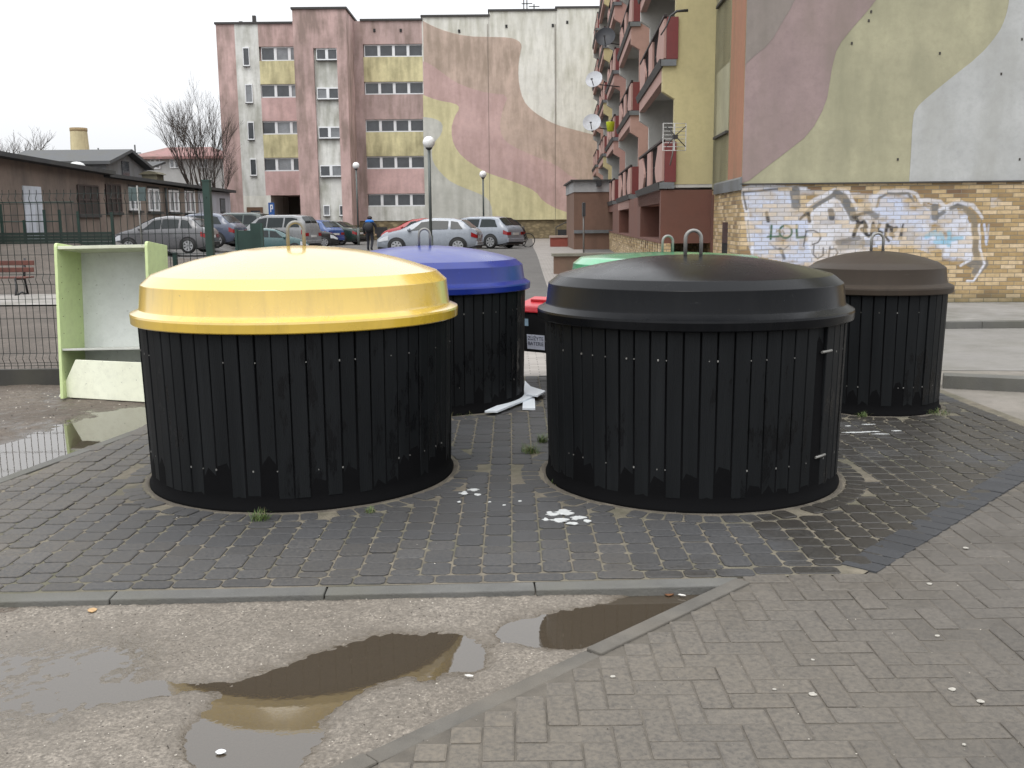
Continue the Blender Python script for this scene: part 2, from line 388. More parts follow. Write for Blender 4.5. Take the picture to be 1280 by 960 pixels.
ground = tag(npgrid('ground', X, Y, Z, [gm_far]), kind='structure')

def g2(*pts): return [tuple(G(*p)[:2]) for p in pts]
# worn asphalt lot in front with its hollows
X, Y = np.meshgrid(gcoord(LOT[0], LOT[1], .012), gcoord(LOT[2], LOT[3], .012))
edge = np.minimum.reduce([X - LOT[0], LOT[1] - X, Y - LOT[2], LOT[3] - Y]); ef = np.clip(edge / .06, 0, 1)
Z = -.031 + ef * ((fbm(X * 2.2, Y * 2.2, 4, 3) - .47) * .010 + (fbm(X * 38, Y * 38, 3, 9) - .44) * .011)
wob = (fbm(X * 6, Y * 6, 4, 21) - .47) * .13
def hollow(path, r, depth):
    global Z
    d = seg_dist(X, Y, path) + wob; k = np.clip(1.30 - d / (r * 1.22), 0, 1); Z = Z - ef * depth * k * k * (3 - 2 * k)
hollow(g2((545, 802), (480, 808), (410, 830), (345, 858), (318, 888), (312, 915)), .20, .027)
hollow(g2((312, 915), (318, 935)), .15, .022)
hollow(g2((690, 776), (760, 765), (850, 742), (905, 730)), .165, .028)
hollow(g2((648, 778), (680, 774)), .09, .020)
hollow(g2((-120, 850), (50, 836)), .46, .0178)
hollow(g2((130, 850), (250, 845)), .07, .014)
LOTZ = Z.copy(); lot = tag(npgrid('asphalt_lot', X, Y, Z, [gm_lot]), kind='structure')
# bare soil on the left
X, Y = np.meshgrid(gcoord(DIRT[0], DIRT[1], .025), gcoord(DIRT[2], DIRT[3], .025))
edge = np.minimum.reduce([X - DIRT[0], DIRT[1] - X, Y - DIRT[2], DIRT[3] - Y]); ef = np.clip(edge / .08, 0, 1)
Z = -.030 + ef * ((fbm(X * 1.6, Y * 1.6, 4, 31) - .47) * .03 + (fbm(X * 14, Y * 14, 4, 13) - .47) * .022 + (fbm(X * 40, Y * 40, 2, 14) - .4) * .006)
wob = (fbm(X * 5, Y * 5, 4, 44) - .47) * .22
hollow([(-3.9, 6.3), (-3.45, 6.5), (-3.25, 7.1), (-3.15, 7.9), (-3.0, 8.4)], .52, .045)
hollow([(-4.6, 6.2), (-3.7, 6.5)], .3, .03)
DIRTZ = Z.copy(); soil = tag(npgrid('bare_soil', X, Y, Z, [gm_dirt]), kind='structure')
mw = m_water('puddle_water', (.085, .068, .049), .66)
def water(name, x0, x1, y0, y1, z): return tag(MB().sheet([(x0, y0, z), (x1, y0, z), (x1, y1, z), (x0, y1, z)]).build(name, mw), kind='structure')
water('puddle', LOT[0] + .02, 1.3, LOT[2] + .02, 4.22, -.0455)
water('puddle', -6.2, -2.3, 5.0, 9.2, -.0435)
# yard behind the fence, its pale path, and the paths beyond
yx = np.array(sorted([q for q in xs if -40 <= q <= -7]) + [-6.3, -4.5, -2.7]); yy_ = np.array([10.42, 12, 14, 17, 20, 22, 23, 24, 25, 26, 27, 28, 29, 30, 31, 32, 33, 34, 35, 36, 37, 38])
X, Y = np.meshgrid(yx, yy_); X = np.minimum(X, -2.7 - (Y - 10.42) * .31); Z = np.vectorize(zg)(X, Y) + .008 + .03 * (Y > 24) * (X < -9)
tag(npgrid('yard_soil', X, Y, Z, [gm_yard]), kind='structure')
pm = M('pale_path_paving', (.30, .28, .26), .8, .15, 1.5, .3, 40, grime=.5)
tag(MB().sheet([(-30, 20.2, .006), (-7.5, 20.2, .006), (-8.6, 23.3, .012), (-30, 23.3, .012)]).build('yard_path', pm), kind='structure')
def strip(name, pts, mats, dz, n=24):                  # pts: (xl, xr, y) stations laid over the terrain
    vs = []; fs = []
    st = []
    for (a, b, y), (c, d, yy) in zip(pts[:-1], pts[1:]):
        for i in range(n): t = i / n; st.append((a + (c - a) * t, b + (d - b) * t, y + (yy - y) * t))
    st.append(pts[-1])
    for a, b, y in st: vs += [(a, y, zg(a, y) + dz), (b, y, zg(b, y) + dz)]
    for i in range(len(st) - 1): fs.append((2 * i, 2 * i + 1, 2 * i + 3, 2 * i + 2))
    return tag(MB().add(vs, fs).build(name, mats), kind='structure')
def m_slabs(name, base, bw, bh):
    m, nt, b, oc = start(name)
    bt = _new(nt, 'ShaderNodeTexBrick', Scale=1.0); bt.inputs['Brick Width'].default_value = bw; bt.inputs['Row Height'].default_value = bh
    bt.inputs['Mortar Size'].default_value = .006; bt.inputs['Color1'].default_value = (*[k * 1.12 for k in base], 1); bt.inputs['Color2'].default_value = (*[k * .88 for k in base], 1)
    bt.inputs['Mortar'].default_value = (*[k * .5 for k in base], 1); nt.links.new(oc, bt.inputs['Vector'])
    c = mixc(nt, ramp(nt, noise(nt, oc, .8, 6, .6), [(.35, .4), (.6, 0.0)]), bt.outputs[0], tuple(k * .6 for k in base))
    nt.links.new(c, b.inputs['Base Color']); b.inputs['Roughness'].default_value = .7; bump(nt, b, bt.outputs['Fac'], -.4, .005); return m
m_walk = m_slabs('beige_concrete_slabs', (.30, .275, .25), .2, .1)
walk = strip('walkway', [(-.9, 2.9, 10.25), (.45, 2.6, 16), (.9, 1.7, 24), (1.0, 2.6, 36), (1.1, 3.6, 48), (1.6, 5.4, 74)], m_walk, .004)

# paved stand: polygon, joints, stones, kerbs
PLAT = [(-3.62, 4.10), (1.08, 4.275), (1.60, 4.30), (3.23, 6.04), (4.10, 6.96), (4.07, 9.15), (3.6, 10.25), (-2.42, 10.25), (-2.9, 7.67)]
BINS = dict(yellow=(-1.364, 6.319, .97), black=(1.135, 6.176, .921), blue=(-.775, 8.95, .90), green=(1.43, 9.05, .88), brown=(3.13, 8.48, .575))
m_joint = M('sandy_joint', (.15, .13, .098), .95, .35, 9, .5, 90, gcol=(.05, .06, .03), grime=.5)
tag(MB().sheet([(x, y, -.0065) for x, y in PLAT]).build('joint_sand', m_joint), kind='structure')
m_pv = m_paver('graphite_concrete_stone', (.046, .0475, .051), (.020, .018, .015))
m_hb = m_paver('grey_brown_paving_brick', (.100, .0905, .079), (.042, .037, .031))
m_kerb = M('concrete_kerb', (.118, .116, .108), .85, .2, 4, .5, 80, grime=.5)
def stone(mb, cx, cy, hx, hy, ang, zt, cut, tint, jit=.004):
    ca, sa = math.cos(ang), math.sin(ang); c = min(cut, hx * .7, hy * .7)
    def ring(ox, z):
        a, b = hx + ox, hy + ox
        pts = [(-a + c, -b), (a - c, -b), (a, -b + c), (a, b - c), (a - c, b), (-a + c, b), (-a, b - c), (-a, -b + c)]
        return [(cx + u * ca - v * sa, cy + u * sa + v * ca, z) for u, v in pts]
    tx, ty = rnd.uniform(-.008, .008), rnd.uniform(-.008, .008)
    top = [(x + rnd.uniform(-jit, jit) * .4, y + rnd.uniform(-jit, jit) * .4, z + (x - cx) * tx + (y - cy) * ty) for x, y, z in ring(-.0075, zt)]
    mid = [(x, y, z + (x - cx) * tx + (y - cy) * ty) for x, y, z in ring(-.0015, zt - .003)]
    bot = ring(.0, zt - .02)
    o = len(mb.v)
    mb.add(top + mid + bot, [tuple(range(8))] + [(i + 8, (i + 1) % 8 + 8, (i + 1) % 8, i) for i in range(8)] + [(i + 16, (i + 1) % 8 + 16, (i + 1) % 8 + 8, i + 8) for i in range(8)])
    mb.attr.setdefault('tint', []).extend([(*tint, 1)] * 24)
def ptin(x, y, poly): return bool(in_poly(np.array([x]), np.array([y]), poly)[0])
def edge_d(x, y, poly): return float(seg_dist(np.array([x]), np.array([y]), poly + [poly[0]])[0])
def tintof(x, y):
    s = min(1, max(0, rnd.gauss(.45, .17)))
    wet = .5 * min(1, max(0, (x - .2) / 1.3)) * (1 if y < 8.6 else .6) + .28 * float(fbm(np.array([x * .9]), np.array([y * .9]), 3, 5)[0])
    dust = min(1, max(.10, .75 - (x + 3.4) * .42)) if x < 0 else .12
    if y < 4.8 and x < .6: dust = min(1, dust + .12)
    return (s, wet, dust)
st = MB(); W = .142
PLATL = [(-3.60, 4.12), (1.05, 4.275), (1.60, 4.30), (3.13, 5.95), (3.98, 6.86), (3.95, 9.15), (3.5, 10.25), (-2.52, 10.25), (-3.0, 7.67)]
border = [(1.66, 4.36), (4.06, 6.90)]
x = -3.7
while x < 4.1:
    cx = x + W / 2; fy = 4.275 - (1.05 - cx) * .0333 if cx < 1.05 else 4.30; y = fy + .106; l = rnd.uniform(.06, .18)
    while y < 10.2:
        ys_ = np.linspace(y + .008, y + l - .008, 14); y += l
        ok = [yy for yy in ys_ if ptin(cx, yy, PLATL) and edge_d(cx, yy, PLATL) > .035 and all(math.hypot(cx - bx, yy - by) > br + .178 for bx, by, br in BINS.values())]
        l0_ = l; l = rnd.choice((.105, .145, .145, .18, .18))
        if len(ok) < 2: continue
        ya_, yb_ = (min(ok) - .008, max(ok) + .008); cy = (ya_ + yb_) / 2; l_keep = l; l = yb_ - ya_
        if l < .026: l = l_keep; continue
        stone(st, cx, cy, W / 2 - .003, l / 2 - .003, rnd.uniform(-.012, .012), rnd.gauss(0, .0015), .019, tintof(cx, cy)); l = l_keep
    x += W
x = -3.58                                          # front course along the kerb
while x < 1.5:
    l = rnd.choice((.15, .18, .22)); cx = x + l / 2; cy = (4.275 - (1.05 - cx) * .0333 if cx < 1.05 else 4.30) + .052
    stone(st, cx, cy, l / 2 - .003, .047, .0, rnd.gauss(0, .0012), .016, tintof(cx, cy)); x += l
d = Vector((2.40, 2.54)).normalized(); t = 0; a0 = math.atan2(d.y, d.x)
while t < 3.4:                                     # dark soldier course along the right edge
    c = Vector((1.60, 4.37)) + d * (t + .06); tt = tintof(c.x, c.y)
    stone(st, c.x, c.y, .056, .088, a0, rnd.gauss(.001, .001), .008, (tt[0] * .7, .1, .0)); t += .118
for bx, by, br in BINS.values():                   # radial stones round each container
    n = int(2 * math.pi * (br + .13) / .105)
    for k in range(n):
        q = 2 * math.pi * k / n; c = (bx + (br + .102) * math.cos(q), by + (br + .102) * math.sin(q))
        if not ptin(*c, PLATL): continue
        stone(st, c[0], c[1], .062, .048, q, rnd.gauss(-.003, .003), .012, tintof(*c))
tag(st.build('paved_stand', m_pv), kind='structure')
def kerb(name, pts, wdt, top, depth, seg=1.0):
    for (ax, ay), (bx, by) in zip(pts[:-1], pts[1:]):
        v = Vector((bx - ax, by - ay)); L = v.length; v.normalize(); n = Vector((v.y, -v.x)); k = max(1, round(L / seg)); mb = MB()
        for i in range(k):
            p = Vector((ax, ay)) + v * (L * i / k + .003); q = Vector((ax, ay)) + v * (L * (i + 1) / k - .003); z = top + rnd.gauss(0, .002)
            c = [p, q, q + n * wdt, p + n * wdt]; mb.hexa([(u.x, u.y, z - depth) for u in c], [(u.x, u.y, z) for u in c])
        tag(mb.build(name, m_kerb, bevel=.006), kind='structure')
kerb('kerb', [(-3.62, 4.10), (1.02, 4.275)], .10, -.003, .2, 1.0)
kerb('kerb', [(-2.42, 10.25), (-2.9, 7.67), (-3.64, 4.02)][::-1], -.09, .004, .2, 1.0)
# paving bricks of the driveway, herringbone, right of a flush kerb
HB = [(1.0, 4.27), (1.60, 4.295), (4.2, 6.99), (4.2, 7.6), (7.5, 7.6), (7.5, 1.6), (-1.3, 1.6), (-1.1, 2.0)]
tag(MB().sheet([(x, y, -.0105) for x, y in HB]).build('driveway_sand', M('driveway_joint_sand', (.10, .088, .072), .95, .3, 8, .4, 80)), kind='structure')
hb = MB(); U = .104
HBI = [(1.03, 4.17), (1.05, 4.29), (1.64, 4.32), (4.25, 6.96), (4.25, 7.5), (7.4, 7.5), (7.4, 1.7), (-1.13, 1.7), (-1.06, 1.97)]
for a in range(-30, 90):
    for b in range(-30, 40):
        for (i, j, vert) in ((a + 4 * b, a, 0), (a + 4 * b + 2, a - 1, 1)):
            if vert: cx, cy, hx, hy = (i + .5) * U, (j + 1) * U + 1.5, U / 2, U
            else: cx, cy, hx, hy = (i + 1) * U, (j + .5) * U + 1.5, U, U / 2
            if not (-1.2 < cx < 7.4 and 1.8 < cy < 7.5) or (cx > 4.6 and cy < 3.5) or cx > .62 * cy + 2.2: continue
            pcs = [(cx, cy, hx, hy)]
            if not ptin(cx, cy, HBI) or edge_d(cx, cy, HBI) < .03:
                pcs = [(cx + k_ * hx / 2, cy, hx / 2, hy) if not vert else (cx, cy + k_ * hy / 2, hx, hy / 2) for k_ in (-1, 1)]
                pcs = [q_ for q_ in pcs if ptin(q_[0], q_[1], HBI) and edge_d(q_[0], q_[1], HBI) > .004]
            s = min(1, max(0, rnd.gauss(.45, .13))); fb = float(fbm(np.array([cx * .8]), np.array([cy * .8]), 3, 17)[0])
            for cx, cy, hx, hy in pcs: stone(hb, cx, cy, hx - .002, hy - .002, rnd.uniform(-.006, .006), rnd.gauss(-.006, .0013), .004, (s, .16 + .30 * fb + .22 * min(1, max(0, (cy - 3.2) / 2.2)), min(1, .12 + .9 * max(0, fb - .38) + .35 * max(0, 1.2 - cx))), .001)
tag(hb.build('driveway_paving', m_hb), kind='structure')
m_kerb = M('worn_flush_kerb', (.105, .097, .084), .9, .3, 5, .5, 80, grime=.6, gcol=(.135, .118, .095), gscale=1.5)
kerb('flush_kerb', [(1.06, 4.20), (-1.15, 2.02)], .075, -.0045, .15, 1.0)
m_kerb = bpy.data.materials['concrete_kerb']
# gritty strip, road, pavement and kerbs to the right
m_conc = M('dirty_concrete', (.21, .19, .165), .9, .25, 1.3, .5, 60, grime=.4, speck=.6)
tag(MB().sheet([(4.0, 7.0, -.016), (14, 7.0, -.016), (14, 9.4, -.016), (3.2, 10.6, -.016), (4.0, 9.2, -.016)]).build('gritty_strip', m_conc), kind='structure')
m_road = M('grey_road_asphalt', (.215, .205, .19), .85, .12, 1.0, .4, 120, grime=.35, speck=.4)
tag(MB().sheet([(2.6, 10.62, -.012), (14, 9.42, -.012), (60, 9.42, -.012), (60, 14.6, -.012), (2.6, 14.35, -.012)]).build('road', m_road), kind='structure')
tag(MB().sheet([(2.9, 14.5, .07), (60, 15.6, .07), (60, 17.7, .07), (4.0, 18.2, .07), (3.3, 16.5, .07)]).build('pavement', M('pavement_slabs', (.26, .25, .235), .85, .12, 1.2, .3, 50, grime=.5)), kind='structure')
kerb('kerb', [(2.9, 14.37), (14.0, 14.55), (40.0, 15.0)], -.15, .085, .3, 1.0)
kl = [(4.13, 9.30), (4.95, 8.98), (8.2, 8.3)]
kerb('kerb', kl, -.2, .11, .3, 1.6)

# ================================================================== THE SUNKEN WASTE CONTAINERS
def m_plastic(name, col, rough, speck=.5, coat=0.0):
    m, nt, b, oc = start(name); b.inputs['Coat Weight'].default_value = coat; b.inputs['Coat Roughness'].default_value = .14; b.inputs['Coat IOR'].default_value = 1.5 + .3 * max(0, coat - .6) / .4; b.inputs['Specular IOR Level'].default_value = .8 if coat > .9 else (.4 if coat else .16)
    n1 = noise(nt, oc, 2.2, 5, .6); n2 = noise(nt, mapping(nt, oc, (14, 14, 1.6)), 1.0, 5, .65); sp = noise(nt, oc, 30, 3, .5); sc_ = noise(nt, mapping(nt, oc, (5, 60, 40)), 1.0, 4, .7)
    c = mixc(nt, ramp(nt, n1, [(.3, 0.0), (.7, 1.0)]), tuple(k * .9 for k in col), tuple(min(1, k * 1.08) for k in col))
    c = mixc(nt, math_node(nt, 'MULTIPLY', ramp(nt, n2, [(.5, 0.0), (.75, 1.0)]), .38), c, tuple(k * .5 + .008 for k in col))
    c = mixc(nt, math_node(nt, 'MULTIPLY', ramp(nt, sp, [(.74, 0.0), (.79, 1.0)]), speck), c, (.07, .055, .03))
    c = mixc(nt, math_node(nt, 'MULTIPLY', ramp(nt, sc_, [(.66, 0.0), (.72, 1.0)]), .3), c, tuple(min(1, k * 1.3 + .05) for k in col))
    nt.links.new(c, b.inputs['Base Color']); nt.links.new(ramp(nt, n1, [(.3, rough - .05), (.7, rough + .12)]), b.inputs['Roughness'])
    bump(nt, b, noise(nt, oc, 90, 3, .5), .06, .002); return m
def m_slat():
    m, nt, b, oc = start('black_composite_slat')
    n1 = noise(nt, mapping(nt, oc, (9, 9, .7)), 1.0, 6, .6); n2 = noise(nt, mapping(nt, oc, (11, 11, 3.2)), 1.3, 6, .7); n3 = noise(nt, oc, 1.1, 3, .5)
    c = ramp(nt, n1, [(.3, (.005, .0058, .0066)), (.55, (.0078, .0088, .0098)), (.75, (.0125, .0138, .015))])
    wet = ramp(nt, math_node(nt, 'MULTIPLY', n2, n3), [(.315, 0.0), (.345, 1.0)])
    c = mixc(nt, math_node(nt, 'MULTIPLY', wet, .6), c, (.006, .006, .0065))
    nt.links.new(c, b.inputs['Base Color']); nt.links.new(mixc(nt, wet, .58, .25), b.inputs['Roughness']); b.inputs['Specular IOR Level'].default_value = .16
    # fine ridges running up each slat
    sep = nt.nodes.new('ShaderNodeSeparateXYZ'); nt.links.new(oc, sep.inputs[0])
    an = math_node(nt, 'ARCTAN2', sep.outputs[1], sep.outputs[0]); rid = math_node(nt, 'SINE', math_node(nt, 'MULTIPLY', an, 560.0))
    bump(nt, b, math_node(nt, 'ADD', math_node(nt, 'MULTIPLY', rid, .3), n1), .35, .003); return m
slat_m = m_slat(); drum_m = M('black_drum_plastic', (.004, .004, .0045), .85, .2, 6, .1, 40, spec=.08)
def container(key, label, lidcol, rough, apex, zlip=(1.007, 1.071, 1.10, 1.223, 1.273), slat_w=.0925, door=None, flip=0, speck=.5, coat=0.0):
    cx, cy, rad = BINS[key]; o = thing('waste_container', label, 'waste container', (cx, cy, 0), 0, 'sunken round waste containers on the paved stand')
    MB().lathe([(rad - .03, -.05), (rad - .005, -.05), (rad + .002, .0), (rad + .002, .010), (rad - .012, .025), (rad - .016, .09), (rad - .018, 1.02)], 96, cap0=False).build('base_drum', drum_m, o)
    n = int(round(2 * math.pi * rad / slat_w)); sl = MB(); dm = MB(); taper = .022
    def rz(z): return rad - .022 + (taper) * z
    for k in range(n):
        q0 = 2 * math.pi * k / n; g = max(.0022, rnd.gauss(.0042, .0012)) / rad; dq = 2 * math.pi / n; mid = q0 + dq / 2
        tgt = dm if (door and door[0] < math.degrees(mid) % 360 < door[1]) else sl
        proud = rnd.gauss(0, .0032) - (.016 if tgt is dm else 0); zb = .074 + rnd.gauss(0, .002)
        vs = []
        for z in (zb, .36, .68, 1.015):
            for a, r in ((q0 + g, -.016), (q0 + g, .0), (q0 + g + .003, .004), (q0 + dq - g - .003, .004), (q0 + dq - g, 0), (q0 + dq - g, -.016)):
                rr = rz(z) + r + proud; vs.append((rr * math.cos(a), rr * math.sin(a), z))
        fs = [(6 * i + j, 6 * i + (j + 1) % 6, 6 * i + 6 + (j + 1) % 6, 6 * i + 6 + j) for i in range(3) for j in range(6)] + [(0, 5, 4, 3, 2, 1), (18, 19, 20, 21, 22, 23)]
        tgt.add(vs, fs)
        for z in (.23, .846):
            if rnd.random() < .5 and tgt is sl:
                a = q0 if rnd.random() < .7 else mid; rr = rz(z) + .003; s = .0042 if rnd.random() < .4 else .0026
                t = Vector((-math.sin(a), math.cos(a), 0)); c = Vector((rr * math.cos(a), rr * math.sin(a), z)); nn = Vector((math.cos(a), math.sin(a), 0))
                ring = [c + t * s * u + Vector((0, 0, s * 1.2 * v)) + nn * (.0022 if (u, v) else 0) for u, v in ((-1, -1), (1, -1), (1, 1), (-1, 1))]
                back = [p - nn * .006 for p in ring]; sl.hexa(back, ring, 1)
    sl.build('slat_cladding', [slat_m, steel], o)
    if dm.v:
        dp = dm.build('service_door', slat_m, o)
        for z in (.25, .86):
            a = R(door[0] + 2.2); a1 = R(door[1] + 1.0)
            MB().tube([((rz(z) + .006) * math.cos(q), (rz(z) + .006) * math.sin(q), z) for q in np.linspace(a, a1, 4)], .008, 6).build('door_hinge', steel, dp)
    b0, l1, l2, bt, ct = zlip; lm = m_plastic(key + '_lid_plastic', lidcol, rough, speck, coat)
    f = rad / .921
    prof = [(rad - .01, b0 + .012), (rad + .028, b0 + .004), (rad + .040, b0), (rad + .047, b0 + .006), (rad + .050, l1 - .016), (rad + .047, l1 - .004), (rad + .038, l1),
            (rad + .006, l2 - .010), (rad - .002, l2 - .004), (rad - .006, l2 + .008), (rad - .020, bt - .003), (rad - .0215, bt), (rad - .025, bt + .003), (rad - .083, ct - .002), (rad - .088, ct), (rad - .094, ct + .002)]
    r0 = rad - .094; h = apex - ct - .002
    for i in range(1, 14): t = i / 14; prof.append((r0 * (1 - t), ct + .002 + h * (1 - (1 - t) ** 2.05)))
    prof.append((.002, apex))
    lid = MB().lathe(prof, 128).build('lid', lm, o, autos=14)
    ha = .050; z0 = apex - .012; pts = [(-ha, 0, z0), (-ha, 0, z0 + .11)] + [(-ha * math.cos(q), 0, z0 + .11 + ha * math.sin(q)) for q in np.linspace(.3, math.pi - .3, 9)] + [(ha, 0, z0 + .11), (ha, 0, z0)]
    lp = MB().tube(pts, .0115, 10).build('lifting_loop', steel, o); lp.rotation_euler = (0, 0, R(flip))
    return o
container('yellow', 'round black slatted container with a large bright yellow domed lid', (.66, .44, .045), .26, 1.462, (1.007, 1.076, 1.10, 1.243, 1.301), flip=8, coat=1.0)
container('black', 'round black slatted container with a black domed lid and metal hinge tabs', (.0042, .0046, .0056), .22, 1.388, door=(309, 317), flip=6, speck=.15)
container('blue', 'round black slatted container with a deep blue domed lid', (.008, .022, .19), .3, 1.395, flip=10, coat=.2)
container('green', 'container with a bright green domed lid, mostly hidden behind the black-lidded one', (.04, .30, .12), .28, 1.312, flip=14, coat=.9)
container('brown', 'narrower black slatted container with a dark brown domed lid', (.044, .034, .026), .40, 1.325, (.985, 1.045, 1.07, 1.19, 1.235), flip=0, speck=.2)
# sandy gap round the two front containers
for key in ('yellow', 'black', 'blue', 'brown'):
    cx, cy, rad = BINS[key]; mb = MB(); N = 160
    def pt(u, v):
        q = 2 * math.pi * u; r = rad + .004 + .042 * v + (.012 * math.sin(q * 7 + cx) * v); return (cx + r * math.cos(q), cy + r * math.sin(q), -.004 + .010 * math.sin(math.pi * min(1, v * 1.1)) * (.5 + .5 * math.sin(q * 11 + 1.3)) * .8 - .007 * v)
    mb.grid(pt, N, 5); tag(mb.build('sand_ring', M('ring_sand', (.095, .082, .064), .95, .35, 12, .7, 120)), kind='structure')

# ------------------------------------------------------------------ battery box, boards, spills, litter, tufts
bb = thing('battery_bin', 'small black battery box with a red lid and white notice, behind the black container', 'battery bin', (.315, 9.95, 0), R(-38))
blk = M('black_battery_box', (.010, .010, .011), .45, .2, 5, spec=.3)
MB().hexa([(-.22, -.15, .30), (.24, -.15, .30), (.24, .15, .30), (-.22, .15, .30)], [(-.24, -.17, .70), (.26, -.17, .70), (.26, .17, .70), (-.24, .17, .70)]).build('box', blk, bb, bevel=.012)
rl = M('red_battery_lid', (.42, .022, .03), .35, .1, 4)
lid = MB().hexa([(-.255, -.19, .70), (.275, -.19, .70), (.275, .19, .70), (-.255, .19, .70)], [(-.235, -.16, .765), (.255, -.16, .765), (.235, .16, .84), (-.215, .16, .84)])
lid.build('lid', rl, bb, bevel=.015)
MB().box(-.13, .16, -.03, .02, .795, .825).build('lid_handle', rl, bb, bevel=.008)
MB().box(.02, .08, .06, .12, -.03, .31).build('post', greenmetal, bb)
tilt = -math.atan2(.02, .40)
def on_face(x, z): return Matrix.Translation((x, -.15 - .05 * (z - .30) - .003, z)) @ Matrix.Rotation(R(90) - tilt, 4, 'X')
wl = M('white_notice', (.62, .64, .74), .5, .05)
nb = MB().box(-.108, .108, -.074, .074, -.002, .002).build('notice', wl, bb); nb.matrix_local = on_face(.032, .405)
ink = M('notice_ink', (.04, .045, .08), .6, .05)
text_mesh('notice_lettering', 'ZUŻYTE\nBATERIE', .053, ink, nb, Matrix.Translation((0, .008, .0026)))
sk = MB().box(-.045, .045, -.036, .036, -.002, .002).build('sticker', M('pale_blue_sticker', (.35, .5, .62), .5), bb); sk.matrix_local = on_face(-.10, .60)
wb = M('white_laminate', (.68, .72, .76), .4, .06, 5)
def board(label, pts, h=.018, z=.004, tiltz=0):
    mb = MB(); n = len(pts); mb.prism([(x, y) for x, y in pts], lambda u, v, d: (u, v, d + tiltz * (u - pts[0][0])), z, z + h); o = mb.build('board_scrap', wb); return tag(o, label, 'board', 'broken white boards by the blue container')
board('long thin white board strip lying under the blue container edge', g2((606, 519), (622, 519), (672, 498), (662, 494)), .016, .022)
board('wide white board piece stuck upright-ended beside the blue container', g2((653, 513), (669, 513), (668, 490), (656, 478)), .016, .004)
board('pointed white board scrap lying between the blue and black containers', g2((660, 489), (682, 496), (672, 502), (658, 500)), .014, .042)
wp = M('spilled_white_paint', (.50, .51, .50), .6, .15, 30)
def splash(label, pts, seed):
    r = random.Random(seed); c0 = G(pts[0][0], pts[0][1]); root = thing('paint_splash', label, 'paint splash', (c0[0], c0[1], 0), 0, 'white spills on the paving')
    for (px, py, a, b) in pts:
        mb = MB()
        c = G(px, py); n = 18; ph = [r.uniform(0, 6.28) for _ in range(3)]
        vs = [(c[0] + a * math.cos(q) * (1 + .28 * math.sin(3 * q + ph[0]) + .2 * math.sin(5 * q + ph[1]) + .12 * math.sin(9 * q + ph[2])), c[1] + b * math.sin(q) * (1 + .28 * math.sin(2 * q + ph[1]) + .2 * math.sin(7 * q + ph[0])), .0052) for q in [2 * math.pi * i / n for i in range(n)]]
        k = len(mb.v); mb.add(vs + [(x, y, .0015) for x, y, z in vs], [tuple(range(n))] + [(i, (i + 1) % n, n + (i + 1) % n, n + i) for i in range(n)])
        mb.build('paint_blob', wp, root, local=False)
    return root
splash('large white paint splash on the paving in front of the black container', [(690, 643, .035, .035), (705, 641, .05, .045), (700, 651, .045, .03), (722, 648, .04, .03), (716, 655, .03, .02), (734, 652, .02, .02), (682, 650, .016, .02)], 3)
splash('faint white spatter beside the foot of the yellow container', [(580, 617, .022, .03), (592, 613, .03, .02), (597, 619, .02, .02), (574, 628, .010, .012), (612, 628, .008, .01), (650, 627, .010, .012), (630, 632, .009, .009)], 5)
splash('streaky white spill on wet paving between black and brown containers', [(1068, 541, .09, .012), (1090, 540, .06, .01), (1060, 533, .02, .012), (1100, 543, .05, .01), (1085, 531, .05, .008), (1120, 539, .03, .01)], 8)
gr = M('grass_blade', (.075, .12, .03), .6, .4, 40); gr2 = M('dry_grass_blade', (.14, .13, .05), .7, .4, 40)
def tuft(label, px, py, n, h, spread):
    c = G(px, py); mb = MB(); r = random.Random(int(px))
    for i in range(n):
        q = r.uniform(0, 6.28); d0 = spread * r.random() ** .7; b = Vector((d0 * math.cos(q), d0 * math.sin(q), -.006)); q2 = r.uniform(0, 6.28); L = h * r.uniform(.35, 1.1); ln = r.uniform(.2, .9)
        dv = Vector((math.cos(q2) * ln, math.sin(q2) * ln, 1)).normalized(); sd = Vector((-math.sin(q2), math.cos(q2), 0)) * .0016; m1 = b + dv * L * .55; tp = b + dv * L + Vector((math.cos(q2), math.sin(q2), -.6)) * L * .25
        mb.add([b - sd, b + sd, m1 + sd * .8, m1 - sd * .8, tp], [(0, 1, 2, 3), (3, 2, 4)], 0 if r.random() < .75 else 1)
    o = mb.build('grass_tuft', [gr, gr2]); o.location = (c[0], c[1], 0); return tag(o, label, 'grass tuft', 'grass tufts at the container bases')
tuft('grass tuft in front of the yellow container, largest of those at its base', 325, 649, 150, .075, .05)
tuft('small grass tuft at the right front of the yellow container', 462, 640, 60, .045, .04)
tuft('spreading grass tuft on the paving left of the black container', 663, 565, 170, .09, .07)
tuft('grass tuft growing tight against the black container, left side', 678, 553, 110, .10, .04)
tuft('tiny grass sprig at the sandy gap of the black container, lower left', 697, 604, 40, .035, .06)
tuft('low grass along the foot of the blue container', 575, 517, 140, .05, .14)
tuft('low grass at the right foot of the brown container', 1168, 516, 150, .06, .12)
tuft('grass sprig at the left foot of the brown container', 1078, 520, 90, .06, .05)
